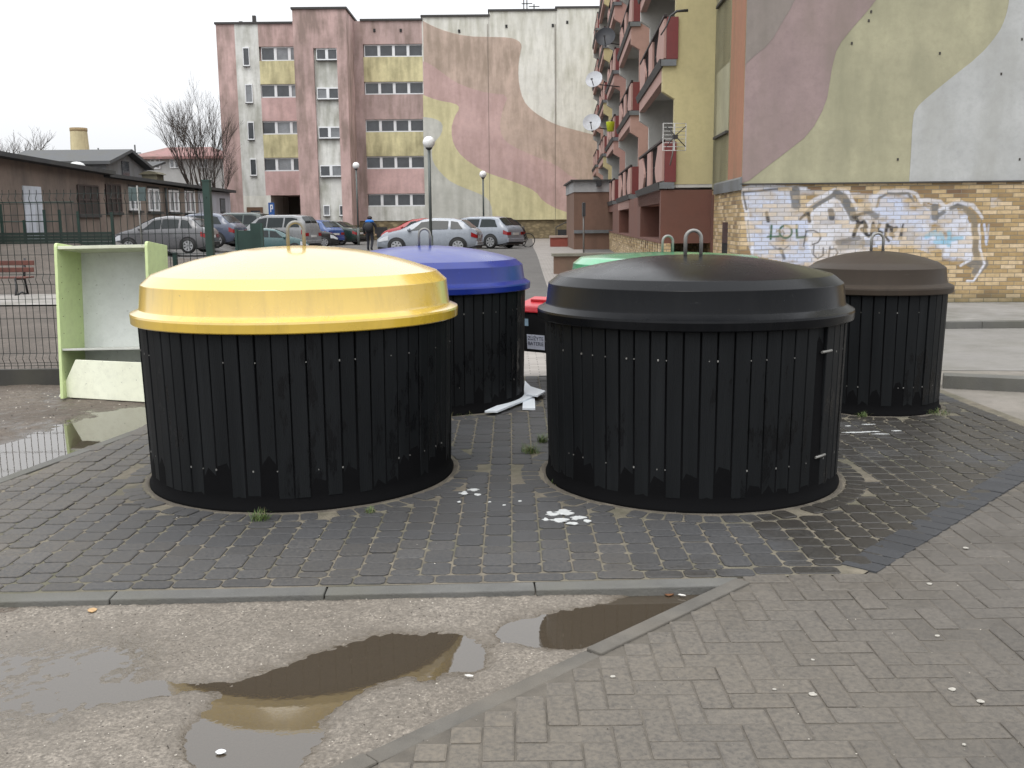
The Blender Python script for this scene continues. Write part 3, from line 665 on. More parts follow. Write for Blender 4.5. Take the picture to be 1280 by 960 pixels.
# litter, each scrap a thing
def scrap(label, cat, px, py, r0, mat, z=-.025, n=7, sq=1.0, group=None, seed=0):
    c = G(px, py, z); r = random.Random(seed + int(px * 3 + py)); ph = r.uniform(0, 6.28)
    poly = [(r0 * r.uniform(.65, 1.1) * math.cos(ph + 2 * math.pi * i / n), sq * r0 * r.uniform(.65, 1.1) * math.sin(ph + 2 * math.pi * i / n)) for i in range(n)]
    cu = r.uniform(1, 4) * r0
    mb = MB(); mb.prism(poly, lambda u, v, d: (u, v, d + cu * (u * u + .3 * u * v) / (r0 + 1e-6) * .15), 0, .0022 + r0 * .03); o = mb.build(cat.replace(' ', '_'), mat); o.location = (c[0], c[1], z); o.rotation_euler = (0, 0, r.uniform(0, 6.28)); return tag(o, label, cat, group)
leafm = M('dry_leaf', (.42, .27, .13), .7, .3, 60); papm = M('scrap_paper', (.62, .60, .56), .7, .1); gumm = M('trodden_gum', (.36, .34, .30), .7, .2, 60); brnm = M('brown_leaf', (.16, .07, .03), .6, .3, 60)
scrap('pale tan dry leaf on the asphalt near the left kerb', 'leaf', 115, 763, .024, leafm, -.024)
scrap('brown leaf lying in the puddle below the kerb', 'leaf', 836, 743, .022, brnm, -.041)
scrap('white strip of paper standing out of the right puddle edge', 'paper scrap', 852, 744, .022, papm, -.036, 5, .35)
scrap('white paper twist beside the middle puddle', 'paper scrap', 587, 845, .020, papm, -.026, 5, .4)
scrap('round white bottle cap lying at the bottom edge of the puddle', 'bottle cap', 276, 940, .016, M('white_cap', (.75, .76, .76), .4), -.040, 12)
tl = ['white gum spot nearest the right corner of the stand', 'pale gum spot low at the right edge of the driveway', 'gum spot in the middle of the driveway bricks', 'gum spot right of the driveway middle, half way up', 'small gum spot close to the dark border course', 'gum spot at the far right of the driveway', 'faint gum spot below the flush kerb', 'tiny gum spot near the lower picture edge', 'gum spot alone on bricks beside the border course', 'pair-mate gum spot lowest on the right']
for lab, (px, py, s) in zip(tl, [(1207, 685, .017), (1226, 877, .016), (1016, 868, .018), (1172, 795, .013), (1162, 730, .016), (1190, 862, .017), (766, 846, .012), (968, 862, .009), (1016, 825, .009), (1205, 931, .008)]):
    scrap(lab, 'gum spot', px, py, s * .8, gumm, -.0035, 11, 1.0, 'gum spots on the driveway')
# loose grit: beyond counting
r = random.Random(5); mb = MB()
def grain(x, y, z, s):
    vs = [(x + s * r.uniform(.6, 1.2) * math.cos(q), y + s * r.uniform(.6, 1.2) * math.sin(q), z) for q in (0, 1.6, 3.1, 4.7)] + [(x + r.uniform(-.3, .3) * s, y, z + s * r.uniform(.5, 1.0))]
    mb.add(vs, [(0, 1, 4), (1, 2, 4), (2, 3, 4), (3, 0, 4)], r.choice((0, 0, 1, 2)))
for i in range(5200):
    y = 2.4 + 1.9 * r.random() ** 1.3; x = r.uniform(-2.6, .9)
    if x > (y - 4.2) * 1.0 + 1.0: continue
    i_, j_ = int((y - LOT[2]) / .012), int((x - LOT[0]) / .012)
    if LOTZ[i_, j_] < -.040: continue
    grain(x, y, LOTZ[i_, j_], r.choice((.0018, .0025, .0035, .0048)))
for i in range(1500):
    x, y = r.uniform(-.6, 4.5), r.uniform(2.5, 7.0)
    if ptin(x, y, HB): grain(x, y, -.007, r.choice((.0018, .0025, .0035)))
for i in range(900):
    x, y = r.uniform(-6.5, -3.2), r.uniform(6.2, 10)
    zz_ = DIRTZ[int((y - DIRT[2]) / .025), int((x - DIRT[0]) / .025)]
    if zz_ > -.040: grain(x, y, zz_, r.choice((.004, .006, .009, .013)))
for i in range(700):
    x, y = r.uniform(-3.3, 3.9), r.uniform(4.3, 10)
    if ptin(x, y, PLAT): grain(x, y, -.002, r.choice((.002, .003, .0045)))
tag(mb.build('grit', [M('grit_grey', (.22, .20, .17), .9), M('grit_pale', (.48, .44, .38), .9), M('grit_dark', (.07, .06, .05), .9)]), 'loose grit and crumbs scattered over asphalt and paving', 'grit', kind='stuff')

# ================================================================== FAR FIVE-STOREY BLOCK WITH THE PAINTED GABLE
DF = 75.0
pl_pink = M('pink_plaster', (0.522, 0.367, 0.341), .9, .15, .35, grime=.8, gcol=(.20, .15, .125), gscale=.25)
pl_rose = M('salmon_plaster', (0.568, 0.384, 0.365), .9, .15, .5, grime=.5, gcol=(.24, .17, .14), gscale=.3)
pl_mauve = M('mauve_plaster', (0.467, 0.343, 0.32), .9, .15, .4, grime=.8, gcol=(.20, .15, .125), gscale=.3)
pl_grey = M('pale_grey_plaster', (0.669, 0.669, 0.634), .9, .15, .4, grime=.8, gcol=(.30, .30, .25), gscale=.3)
pl_yel = M('yellow_plaster', (0.644, 0.586, 0.343), .9, .15, .5, grime=.8, gcol=(.26, .23, .13), gscale=.35)
pl_cream = M('cream_plaster', (0.718, 0.707, 0.648), .9, .15, .3, grime=.8, gcol=(.38, .37, .30), gscale=.15)
pl_tan = M('tan_mural_paint', (0.519, 0.4, 0.332), .9, .15, .3, grime=.8, gcol=(.28, .22, .17), gscale=.2)
pl_rose2 = M('rose_mural_paint', (0.533, 0.373, 0.349), .9, .15, .3, grime=.5, gcol=(.31, .21, .18), gscale=.2)
pl_yel2 = M('mustard_mural_paint', (0.632, 0.579, 0.347), .9, .15, .3, grime=.5, gcol=(.33, .30, .17), gscale=.2)
pl_gr2 = M('grey_mural_paint', (0.513, 0.513, 0.467), .9, .15, .3, grime=.5, gcol=(.29, .29, .25), gscale=.2)
coping = M('dark_roof_coping', (.045, .042, .04), .7, .2)
stone_m = m_stone('yellowish_rubble_stone', (.27, .215, .125))
fb = thing('apartment_block', 'far five-storey pink and grey block with a wavy mural, behind the parked cars', 'apartment block', (-8, DF, .3))
def FB(mb, name, mats, par=fb, **k):
    o = mb.build(name, mats, None, **k)
    base = Vector(fb.location); me = o.data
    me.transform(Matrix.Translation(-base)); o.parent = par
    return o
xA, xB0, xB1, xC, xM1, xM2, xE = -21.35, -15.05, -11.3, -10.75, -6.33, -1.43, 3.46
zb = .1
def boxes(items, name, mats): 
    mb = MB()
    for (x0, x1, z0, z1, y0, y1, m) in items: mb.box(x0, x1, y0, y1, z0, z1, m)
    return FB(mb, name, mats)
zA, zB, zC = P(320, 30, DF)[2], P(410, 11, 71.6)[2], P(490, 26, DF)[2]
# left bay: body with recessed window bands
WA = [rect(326, a, 379 + i * 2, b, DF) for i, (a, b) in enumerate(((58, 76), (105, 122), (151, 168), (197, 214)))]
xl, xr = WA[1][0], xB0 - .02
zs = [(q[2], q[3]) for q in WA]
it = [(xA, -20.0, zb, zA, DF, DF + 12, 0), (-20.0, xl, P(300, 245, DF)[2], zA, DF, DF + 12, 1), (-20.0, xl, zb, P(300, 245, DF)[2], DF, DF + 12, 2), (xl, xr, zs[0][1], zA, DF, DF + 12, 0)]
cols = (3, 4, 3, 4)
for i in range(3): it.append((xl, xr, zs[i + 1][1], zs[i][0], DF, DF + .3, cols[i]))
zpas = P(360, 244, DF)[2]
it += [(xl, xr, zpas, zs[3][0], DF, DF + .3, 4), (xl, xr, zpas, zs[0][1], DF + .3, DF + 12, 0), (xl - .0, xl + .35, zb, zpas, DF + .002, DF + 6, 2), (P(387, 260, DF)[0], xr, zb, zpas, DF + .002, DF + 6, 0)]
boxes(it, 'left_wing_wall', [pl_pink, pl_grey, pl_cream, pl_yel, pl_rose])
boxes([(xl, xr, zb, zpas, DF + 6.01, DF + 6.3, 0), (xl + 1.7, P(387, 260, DF)[0], 1.3, zpas - .6, DF + 5.96, DF + 6.0, 1), (xl + 2.1, P(387, 260, DF)[0] - .1, zb, 2.0, DF + 5.9, DF + 5.95, 2)], 'passage', [M('dark_passage_plaster', (.12, .10, .085), .9), M('light_yard_beyond', (.42, .42, .40), .9), M('maroon_gate', (.20, .035, .04), .6)])
# stair tower standing forward
DB = 71.7
it = [(xB0, P(395, 150, DB)[0], zb + 1.35, zB, DB, DF + 11, 0), (P(424, 150, DB)[0], xB1 - .05, zb + 1.35, zB, DB, DF + 11, 0), (P(395, 150, DB)[0], P(424, 150, DB)[0], P(410, 60, DB)[2], zB, DB, DF + 11, 0), (P(395, 150, DB)[0], P(424, 150, DB)[0], zb + 1.35, P(410, 60, DB)[2], DB + .25, DF + 11, 1), (xB0, xB1 - .05, zb - .3, zb + 1.35, DB + .1, DF + 11, 2)]
boxes(it, 'stair_tower', [pl_pink, pl_grey, stone_m])
# right bay
WC = [rect(455 + i, a, 527.5 + i * 1.2, b, DF) for i, (a, b) in enumerate(((55, 71), (102, 118), (149, 165), (195, 211), (242, 258)))]
xl2, xr2 = xB1 - .06, xM1 - .002
it = [(xl2, xr2, WC[0][3], zC, DF, DF + 11, 0), (xl2, xr2, zb - .3, P(490, 276, DF)[2], DF + .06, DF + 11, 3), (xl2, xr2, P(490, 276, DF)[2], WC[4][2], DF, DF + .3, 2)]
for i, m in enumerate((1, 4, 1, 5)): it.append((xl2, xr2, WC[i + 1][3], WC[i][2], DF, DF + .3, m))
it.append((xl2, xr2, P(490, 276, DF)[2], WC[0][3], DF + .3, DF + 11, 4))
it += [(xl2, WC[2][0], P(490, 276, DF)[2], WC[0][3], DF - .004, DF + .29, 4)]
boxes(it, 'right_wing_wall', [pl_mauve, pl_yel, pl_grey, stone_m, pl_mauve, pl_rose])
# blank wall panels, stepping up to the right
tops = [(xM1, xM2, P(570, 21, DF)[2]), (xM2, xE, P(650, 14, DF)[2]), (xE, 12.0, P(720, 10.5, DF)[2])]
zst = P(630, 275, DF)[2]
mw_ = MB()
for i, (a, b, t) in enumerate(tops): mw_.box(a, b - .02, DF - .02 * i, DF + 11, zst, t, 0)
mw_.box(xM1, 12.0, DF + .1, DF + 11, -.3, zst, 5)
def FC(x, y): return (500 + x / 3.2, y / 3.2)       # pencilled from an enlargement of the photograph
def onwall(pts): return [(P(*FC(x, y), DF)[0], P(*FC(x, y), DF)[2]) for x, y in pts]
def smooth(pts, it=2, closed=True):
    for _ in range(it):
        q = []
        n = len(pts)
        for i in range(n): 
            a, b = pts[i], pts[(i + 1) % n]; q += [(a[0] * .75 + b[0] * .25, a[1] * .75 + b[1] * .25), (a[0] * .25 + b[0] * .75, a[1] * .25 + b[1] * .75)]
        pts = q
    return pts
tan_t = [(92, 84), (130, 105), (190, 128), (270, 146), (360, 148), (440, 150), (475, 163), (488, 182), (480, 215), (472, 275), (476, 340), (492, 400), (520, 435), (560, 465), (620, 498), (700, 520), (800, 545), (860, 560)]
rose_t = [(92, 246), (120, 255), (165, 288), (220, 328), (280, 353), (350, 372), (435, 380), (412, 435), (398, 498), (408, 548), (440, 580), (530, 622), (620, 655), (700, 720), (860, 760)]
yel_t = [(92, 380), (150, 402), (222, 414), (240, 432), (216, 470), (204, 522), (214, 580), (250, 630), (330, 684), (390, 706), (470, 732), (542, 764), (572, 806), (640, 842), (720, 860), (860, 870)]
grey_r = [(92, 468), (140, 474), (172, 494), (168, 535), (136, 572), (126, 605), (132, 650), (165, 695), (210, 733), (290, 764), (340, 785), (364, 812), (372, 876)]
base_r = [(860, 877), (92, 877)]
for k, (line, m) in enumerate(((tan_t, 1), (rose_t, 2), (yel_t, 3))):
    pts = onwall(line + base_r); dd = DF - .045 - .006 * k
    pts = [(min(x, 11.9), max(z, zst + .002)) for x, z in pts]
    nL = len(line); core = pts[:nL]; sm = [core[0]]
    for a, b in zip(core[:-1], core[1:]): sm += [(a[0] * .75 + b[0] * .25, a[1] * .75 + b[1] * .25), (a[0] * .25 + b[0] * .75, a[1] * .25 + b[1] * .75)]
    sm += [core[-1], (11.9, zst + .002), (core[0][0], zst + .002)]
    mw_.prism(sm, lambda u, v, d: (u, d, v), dd, DF, m)
pts = onwall(grey_r); sm = [pts[0]]
for a, b in zip(pts[:-1], pts[1:]): sm += [(a[0] * .75 + b[0] * .25, a[1] * .75 + b[1] * .25), (a[0] * .25 + b[0] * .75, a[1] * .25 + b[1] * .75)]
sm += [(pts[-1][0], zst + .002), (pts[0][0], zst + .002)]
mw_.prism(sm, lambda u, v, d: (u, d, v), DF - .063, DF, 4)
FB(mw_, 'mural_wall', [pl_cream, pl_tan, pl_rose2, pl_yel2, pl_gr2, stone_m])
# thin dark joint lines between the panels, copings, vents
cp = MB(); vg = MB()
for a, b, t in [(xA, xB0, zA), (xB0, xB1, zB), (xC, xM1, zC)] + tops: cp.box(a - .08, b + .06, (DB if a == xB0 else DF) - .12, DF + 11.1, t, t + .14)
for px in (611, 694): 
    x = P(px, 150, DF)[0]; vg.box(x - .014, x + .014, DF - .07, DF, zst, P(px, 30, DF)[2])
FB(cp, 'coping', coping); FB(vg, 'panel_joint', M('panel_joint_dark', (.20, .17, .14), .9))
vhm = M('vent_hole', (.03, .03, .03), .9)
for px, py in ((468, 38), (501, 38), (574, 39), (633, 33), (691, 32), (709, 28)):
    x, z = P(px, py, DF)[0], P(px, py, DF)[2]; FB(MB().box(x - .08, x + .08, DF - .065, DF + .1, z - .11, z + .11), 'wall_vent', vhm)
rng_ = random.Random(3)
def far_window(x0, x1, z0, z1, n, y, gl=None):
    f = MB(); t = .09; 
    f.box(x0, x1, y, y + .12, z0, z0 + t); f.box(x0, x1, y, y + .12, z1 - t, z1)
    for i in range(n + 1):
        x = x0 + (x1 - x0) * i / n; hw = .10 if 0 < i < n else .045; f.box(max(x0, x - hw), min(x1, x + hw), y - .003, y + .123, z0 + t, z1 - t)
    f.box(x0 - .03, x1 + .03, y - .08, y - .004, z0 - .05, z0 + .0, 1)
    o = FB(f, 'window', [white_pvc, coping]); g = MB()
    for i in range(n):
        a = x0 + (x1 - x0) * i / n; b = x0 + (x1 - x0) * (i + 1) / n
        g.box(a + .02, b - .02, y + .05, y + .09, z0 + .02, z1 - .02, rng_.choice((0, 0, 1)) if gl is None else gl)
    go = FB(g, 'pane', [glass_dark, glass_grey], None); go.parent = o
for x0, x1, z0, z1 in WA: far_window(x0, xr, z0, z1, 3, DF + .14)
for x0, x1, z0, z1 in WC: far_window(x0, xr2, z0, z1, 4, DF + .14, 0)
for x0, y0, x1, y1 in ((395, 60, 421, 75), (396, 109, 423, 124), (398, 158, 425, 173), (400, 206, 427, 221)): far_window(*rect(x0, y0, x1, y1, DB), 2, DB + .1)
for x0, y0, x1, y1 in ((404, 256, 412, 270), (424, 256, 432, 270)): far_window(*rect(x0, y0, x1, y1, DB), 1, DB + .1)
for x0, y0, x1, y1 in ((304, 59, 312, 83), (307, 105, 316, 129), (310, 152, 318, 175), (313, 198, 321, 220)): far_window(*rect(x0, y0, x1, y1, DF), 1, DF - .08)
q = rect(309, 259, 329, 277, DF); boxes([(q[0], q[1], .2, q[3], DF - .06, DF + .02, 0), (q[0] + .3, q[1] - .2, .3, q[3] - .25, DF - .08, DF - .062, 1)], 'basement_door', [M('brown_door_frame', (.13, .07, .04), .6), glass_dark])
q = rect(471, 284, 484, 297, DF); boxes([(q[0], q[1], q[2], q[3], DF - .02, DF + .2, 0)], 'cellar_hatch', darksteel)
for px, h in ((313, .7), (296, .3), (545, .4), (575, .35)): x = P(px, 25, DF)[0]; z = (zA if px < 400 else zC) + .1; FB(MB().box(x - .12, x + .12, DF + 1, DF + 1.3, z, z + h), 'flue', coping)
for px, h in ((655, 1.5), (659, 1.0), (668, .7)):
    x = P(px, 10, DF)[0]; rm = MB(); rm.box(x - .04, x + .04, DF + 1, DF + 1.08, tops[1][2], tops[1][2] + h); rm.box(x - .4, x + .4, DF + 1, DF + 1.05, tops[1][2] + h * .7, tops[1][2] + h * .7 + .06); FB(rm, 'roof_aerial', darksteel)
x, z = P(340, 266, DF)[0], P(340, 266, DF)[2]
sg = tag(None or thing('parking_sign', 'narrow blue sign on the wall beside the passage of the far block', 'sign', (x, DF - .10, z)), None)
pb = M('sign_blue', (.03, .10, .32), .4); 
MB().box(-.22, .22, -.02, .02, -.75, .75).build('plate', pb, sg)
MB().box(-.09, -.02, -.03, -.021, .05, .6).box(-.02, .11, -.03, -.021, .5, .6).box(.05, .12, -.03, -.021, .3, .5).box(-.02, .11, -.03, -.021, .26, .33).box(-.1, -.04, -.03, -.021, -.55, -.15).box(.03, .09, -.03, -.021, -.55, -.15).build('white_marks', white_pvc, sg)

# ================================================================== BALCONY BUILDING WITH MURAL AND GRAFFITI GABLE
Cn = G(1200, 383); u_ = Vector((.05, 1)).normalized(); w_ = Vector((u_.y, -u_.x))
# slide along the gable to the corner seen at column 925
def xloc(px, D): return None
k = ray(925, 300); tx = k[0] / k[1]
t = (tx * Cn[1] - Cn[0]) / (w_.x - tx * w_.y)
Cc = Vector((Cn[0] + w_.x * t, Cn[1] + w_.y * t))
AB = thing('apartment_block', 'nearer block with red balconies, painted gable and graffiti on yellow brick base', 'apartment block', (Cc.x, Cc.y, 0), -math.atan2(.05, 1))
def loc(px, py):                      # sight line -> (x, z) on the gable face
    d = ray(px, py); n = u_
    tt = ((Cc.x) * n.x + (Cc.y) * n.y) / (d[0] * n.x + d[1] * n.y)
    p = _C + d * tt; q = Vector((p[0] - Cc.x, p[1] - Cc.y)); return (q.dot(w_), p[2])
def facade(px, py):                   # sight line -> (y, z) on the long face
    d = ray(px, py); n = w_
    tt = (Cc.x * n.x + Cc.y * n.y) / (d[0] * n.x + d[1] * n.y); p = _C + d * tt; q = Vector((p[0] - Cc.x, p[1] - Cc.y)); return (q.dot(u_), p[2])
ZB = loc(1000, 230)[1]
WT = 14.2
# graffiti as paint on a fine grid of the wall
GX0, GX1 = 0.0, 6.6
nx, nz = 400, 140
gx = np.linspace(GX0, GX1, nx); gz = np.linspace(-.1, ZB, nz)
XX, ZZ = np.meshgrid(gx, gz); RGBA = np.zeros((nz, nx, 4))
W2 = lambda p: loc(*p)
c5 = lambda pts: [loc(900 + x / 6.4, 210 + y / 6.4) for x, y in pts]
c6 = lambda pts: [loc(1080 + x / 5.645, 210 + y / 5.645) for x, y in pts]
PXM = (loc(1100, 300)[0] - loc(1000, 300)[0]) / 100     # metres per photo pixel on the wall
def over(mask, colr):
    a = mask[..., None]; RGBA[..., :3] = np.where(RGBA[..., 3:] + a > 0, (RGBA[..., :3] * RGBA[..., 3:] * (1 - a) + np.array(colr) * a) / np.maximum(1e-6, RGBA[..., 3:] * (1 - a) + a), 0)
    RGBA[..., 3] = RGBA[..., 3] * (1 - mask) + mask
wx = XX + (fbm(XX * 5, ZZ * 5, 3, 71) - .45) * .05; wz = ZZ + (fbm(XX * 5 + 9, ZZ * 5, 3, 72) - .45) * .05
def stroke(pts, wpx, colr, a=1.0):
    d = seg_dist(wx if wpx > 2.5 else XX, wz if wpx > 2.5 else ZZ, pts); r = wpx * (1.25 if colr[0] < .2 else 1.0) * PXM / 2; over(a * np.clip((r - d) / .022 + .5, 0, 1), colr)
def fill(poly, colr, a, sc=4.0):
    m = in_poly(wx, wz, poly).astype(float); over(m * a * np.clip((fbm(XX * sc, ZZ * sc * 1.6, 4, 55) - .30) * 3.4, .0, 1), colr)
WH, BL, DK, GY, GN, CY = (.66, .68, .76), (.52, .58, .74), (.022, .025, .032), (.13, .135, .142), (.012, .085, .04), (.22, .46, .62)
fill(c5([(170, 180), (690, 170), (1216, 200), (1900, 330), (1900, 640), (1300, 620), (760, 740), (240, 680)]), (.55, .58, .66), .62, 2.6)
fill(c5([(170, 170), (560, 150), (640, 330), (720, 450), (700, 560), (760, 700), (740, 800), (250, 700), (220, 400)]), BL, .9)
fill(c5([(700, 440), (740, 330), (930, 210), (1010, 330), (1060, 400), (1216, 420), (1216, 680), (760, 790), (700, 600)]), WH, .8, 3.2)
fill(c6([(40, 190), (160, 160), (330, 190), (470, 300), (720, 290), (750, 420), (765, 650), (680, 700), (540, 640), (330, 560), (0, 560), (0, 330)]), BL, .9)
fill(c6([(400, 400), (730, 340), (760, 650), (560, 620)]), WH, .8)
for pts, wd, c, a in [([(160, 190), (190, 250), (212, 340), (222, 450), (235, 560), (262, 670)], 5.5, WH, .8), ([(185, 205), (212, 330)], 2.2, DK, .9), ([(225, 420), (240, 640)], 1.3, GY, .8),
    ([(170, 160), (420, 148), (690, 165)], 5, WH, .85), ([(185, 192), (300, 184), (420, 170), (540, 162), (600, 182)], 2.2, DK, .9), ([(598, 185), (606, 300)], 9.5, GY, .9), ([(375, 360), (386, 425)], 3.4, DK, .95),
    ([(700, 300), (760, 250), (920, 172), (1020, 190), (1095, 320)], 4.5, WH, .8), ([(730, 430), (742, 335), (930, 228), (1000, 320), (1030, 400)], 3.6, WH, .9), ([(640, 410), (700, 360)], 3, DK, .9), ([(700, 350), (820, 265), (930, 200)], 4.2, GY, .95), ([(930, 205), (990, 240), (1040, 330), (1062, 395)], 8.5, GY, .95), ([(706, 370), (712, 430)], 3.5, DK, .95), ([(885, 345), (890, 400)], 6.5, DK, .85),
    ([(1060, 390), (1216, 345)], 3.2, DK, .8), ([(940, 600), (1110, 560)], 5, GY, .7), ([(960, 640), (1216, 600)], 7, GY, .5),
    ([(400, 600), (440, 640), (500, 660), (552, 620)], 1.1, DK, .7), ([(480, 650), (512, 722)], 3.2, DK, .8), ([(280, 660), (500, 645)], 1.2, GY, .7)]: stroke(c5(pts), wd, c, a)
fill(c5([(1090, 430), (1160, 370), (1216, 380), (1216, 560), (1120, 560)]), WH, 1.0)
fill(c6([(0, 330), (60, 330), (60, 500), (0, 500)]), WH, 1.0)
for pts, wd in [([(412, 462), (405, 568)], 2.3), ([(380, 552), (470, 548)], 1.8), ([(612, 458), (616, 556), (680, 552)], 2.2)]: stroke(c5(pts), wd, GN)
stroke(c5([(525 + 50 * math.cos(q), 510 + 50 * math.sin(q)) for q in np.linspace(0, 6.3, 20)]), 2.0, GN); stroke(c5([(455, 505), (475, 500), (490, 515)]), 1.3, DK); stroke(c5([(500, 500), (515, 525)]), 1.3, DK)
for pts in [[(690, 505), (680, 560), (668, 625)], [(690, 505), (750, 500), (795, 525), (806, 560), (785, 595), (740, 612)], [(752, 620), (745, 690), (780, 726), (825, 700), (826, 640)], [(880, 630), (866, 735)], [(880, 650), (925, 645), (942, 680), (915, 712), (880, 718)]]: stroke(c5(pts), 1.35, DK)
for pts, wd in [([(1075, 390), (1108, 440), (1068, 545)], 3.6), ([(1100, 452), (1150, 430), (1172, 470), (1130, 492)], 3.2), ([(1130, 490), (1190, 545)], 3.6), ([(1120, 370), (1075, 400)], 2.2)]: stroke(c5(pts), wd, DK)
for pts, wd in [([(0, 395), (15, 470)], 3.0), ([(65, 385), (48, 470)], 3.0), ([(65, 392), (80, 430), (62, 440)], 3.0), ([(112, 398), (92, 440), (125, 458)], 3.4), ([(168, 400), (150, 485)], 3.2), ([(170, 412), (215, 440), (186, 470), (205, 480)], 3.4), ([(150, 485), (172, 515)], 2.6), ([(277, 396), (246, 500)], 1.8), ([(274, 420), (262, 500)], 1.8), ([(190, 440), (225, 425)], 3)]: stroke(c6(pts), wd, DK)
for pts, wd, c, a in [([(60, 290), (66, 205), (125, 165), (300, 160), (372, 188), (402, 240)], 4.5, WH, .7), ([(92, 270), (108, 210), (175, 178), (310, 180), (350, 238)], 2.6, GY, .95), ([(20, 300), (90, 340)], 6, GY, .8), ([(500, 270), (502, 345)], 8, GY, .9), ([(520, 335), (600, 285), (660, 266), (720, 272)], 5, GY, .9), ([(720, 290), (765, 340), (785, 420), (790, 600), (800, 650)], 7.5, (.20, .17, .13), .9), ([(750, 670), (850, 680), (790, 735)], 9, GY, .85), ([(410, 225), (540, 240), (590, 300)], 5, WH, .7),
    ([(535, 300), (660, 235), (760, 258), (832, 350)], 4.5, WH, .7), ([(815, 400), (815, 560), (855, 680), (770, 798), (725, 802)], 2.6, WH, 1), ([(850, 400), (862, 540)], 3, BL, .9), ([(880, 400), (870, 520)], 2, BL, .7), ([(745, 400), (762, 640), (680, 692)], 3.2, WH, .9)]: stroke(c6(pts), wd, c, a)
for pts in [[(440, 485), (500, 455), (520, 490)], [(500, 520), (580, 520)], [(540, 460), (560, 520)], [(600, 450), (600, 540)], [(600, 500), (690, 490)]]: stroke(c6(pts), 5.5, CY, .75)
fill(c6([(890, 210), (990, 210), (990, 280), (890, 280)]), WH, .45, 7)
brick_m = m_brick('yellow_clinker_brick', (.41, .285, .135), (.15, .085, .055), (.20, .175, .13), paint=True)
me_o = npgrid('brick_base', XX, np.zeros_like(XX), ZZ, [brick_m], ('paint', RGBA.reshape(-1, 4)))
me_o.parent = AB
bb2 = MB(); bb2.box(GX1, WT, .0, .4, -.1, ZB).box(.002, WT, .012, 9.0, -.1, ZB - .01)
bb2.box(.0, .3, .004, 62, -.1, ZB - .012)
for i in range(60): bb2.box(-1.08, -.9, 3.2 + i * .62, 3.2 + i * .62 + .36, .80, 1.10)
bb2.box(-1.06, 0, 3.2, 60, -.1, .80)
bb2.attr['paint'] = [(0, 0, 0, 0)] * len(bb2.v); bb2.build('brick_base', brick_m, AB)
# gable
gp_kh = M('khaki_mural_paint', (0.357, 0.338, 0.228), .92, .16, 1.1, grime=.9, gcol=(.255, .245, .165), gscale=.35, bmp=.15, bscale=50)
gp_mv = M('mauve_mural_paint', (0.282, 0.212, 0.205), .92, .16, 1.1, grime=.9, gcol=(.22, .175, .155), gscale=.4, bmp=.15, bscale=50)
gp_gr = M('light_grey_mural_paint', (0.405, 0.41, 0.402), .92, .14, 1.1, grime=.8, gcol=(.32, .32, .30), gscale=.4, bmp=.15, bscale=50)
gp_gm = M('taupe_mural_paint', (0.251, 0.216, 0.197), .92, .08, .5, grime=.4, bmp=.15, bscale=50)
gw = MB(); gw.box(.0, WT, -.004, 9.0, ZB + .02, 15.0, 0)
cr8 = lambda pts: [loc(900 + x / 2.4, y / 2.4) for x, y in pts]
def sm1(c):
    q = [c[0]]
    for a, b in zip(c[:-1], c[1:]): q += [(a[0] * .75 + b[0] * .25, a[1] * .75 + b[1] * .25), (a[0] * .25 + b[0] * .75, a[1] * .25 + b[1] * .75)]
    return q + [c[-1]]
zlo, zhi = ZB + .022, 14.99
ln = sm1(cr8([(88, 541), (130, 508), (200, 455), (270, 400), (318, 312), (330, 240), (336, 200), (352, 140), (400, 80), (445, 30), (475, -10), (520, -120), (560, -400), (640, -900), (660, -1500)])); ln = [(x, max(z, zlo)) for x, z in ln]
gw.prism([(.004, zlo)] + ln + [(ln[-1][0], zhi), (.004, zhi)], lambda a, b, d: (a, d, b), -.010, -.002, 1)
ln = sm1(cr8([(75, 195), (100, 170), (150, 130), (190, 60), (218, 15), (250, -60), (300, -300), (330, -800)]))
gw.prism([(.004, ln[0][1])] + ln + [(ln[-1][0], zhi), (.004, zhi)], lambda a, b, d: (a, d, b), -.0145, -.004, 3)
ln = sm1(cr8([(567, 545), (572, 470), (578, 350), (588, 325), (612, 300), (690, 236), (780, 166), (835, 100), (856, 55), (868, 0), (880, -120), (930, -300), (1100, -600), (1300, -900)])); ln = [(x, max(z, zlo)) for x, z in ln]
gw.prism(ln + [(WT - .01, ln[-1][1]), (WT - .01, zlo)], lambda a, b, d: (a, d, b), -.010, -.002, 2)
gw.build('gable_wall', [gp_kh, gp_mv, gp_gr, gp_gm], AB)
hmm_ = M('dark_plaster_hole', (.05, .045, .04), .9)
for x, y in ((446, 62), (659, 160), (843, 222), (905, 118), (453, 35), (533, 478), (898, 478), (395, 130)):
    a, b = loc(900 + x / 2.4, y / 2.4); MB().box(a - .015, a + .015, -.016, 0, b - .022, b + .022).build('anchor_hole', hmm_, AB)
zinc = M('zinc_flashing', (.17, .18, .19), .55, .15, 3, metal=.3, grime=.4)
fl = MB(); fl.box(-.03, WT, -.05, -.001, ZB - .005, ZB + .018, 1).hexa([(-.05, -.05, ZB - .10), (0, -.05, ZB - .10), (0, 3.0, ZB - .10), (-.05, 3.0, ZB - .10)], [(-.05, -.05, ZB + .10), (-.005, -.05, ZB + .14), (-.005, 3.0, ZB + .14), (-.05, 3.0, ZB + .10)], 0)
fl.build('flashing', [zinc, coping], AB)
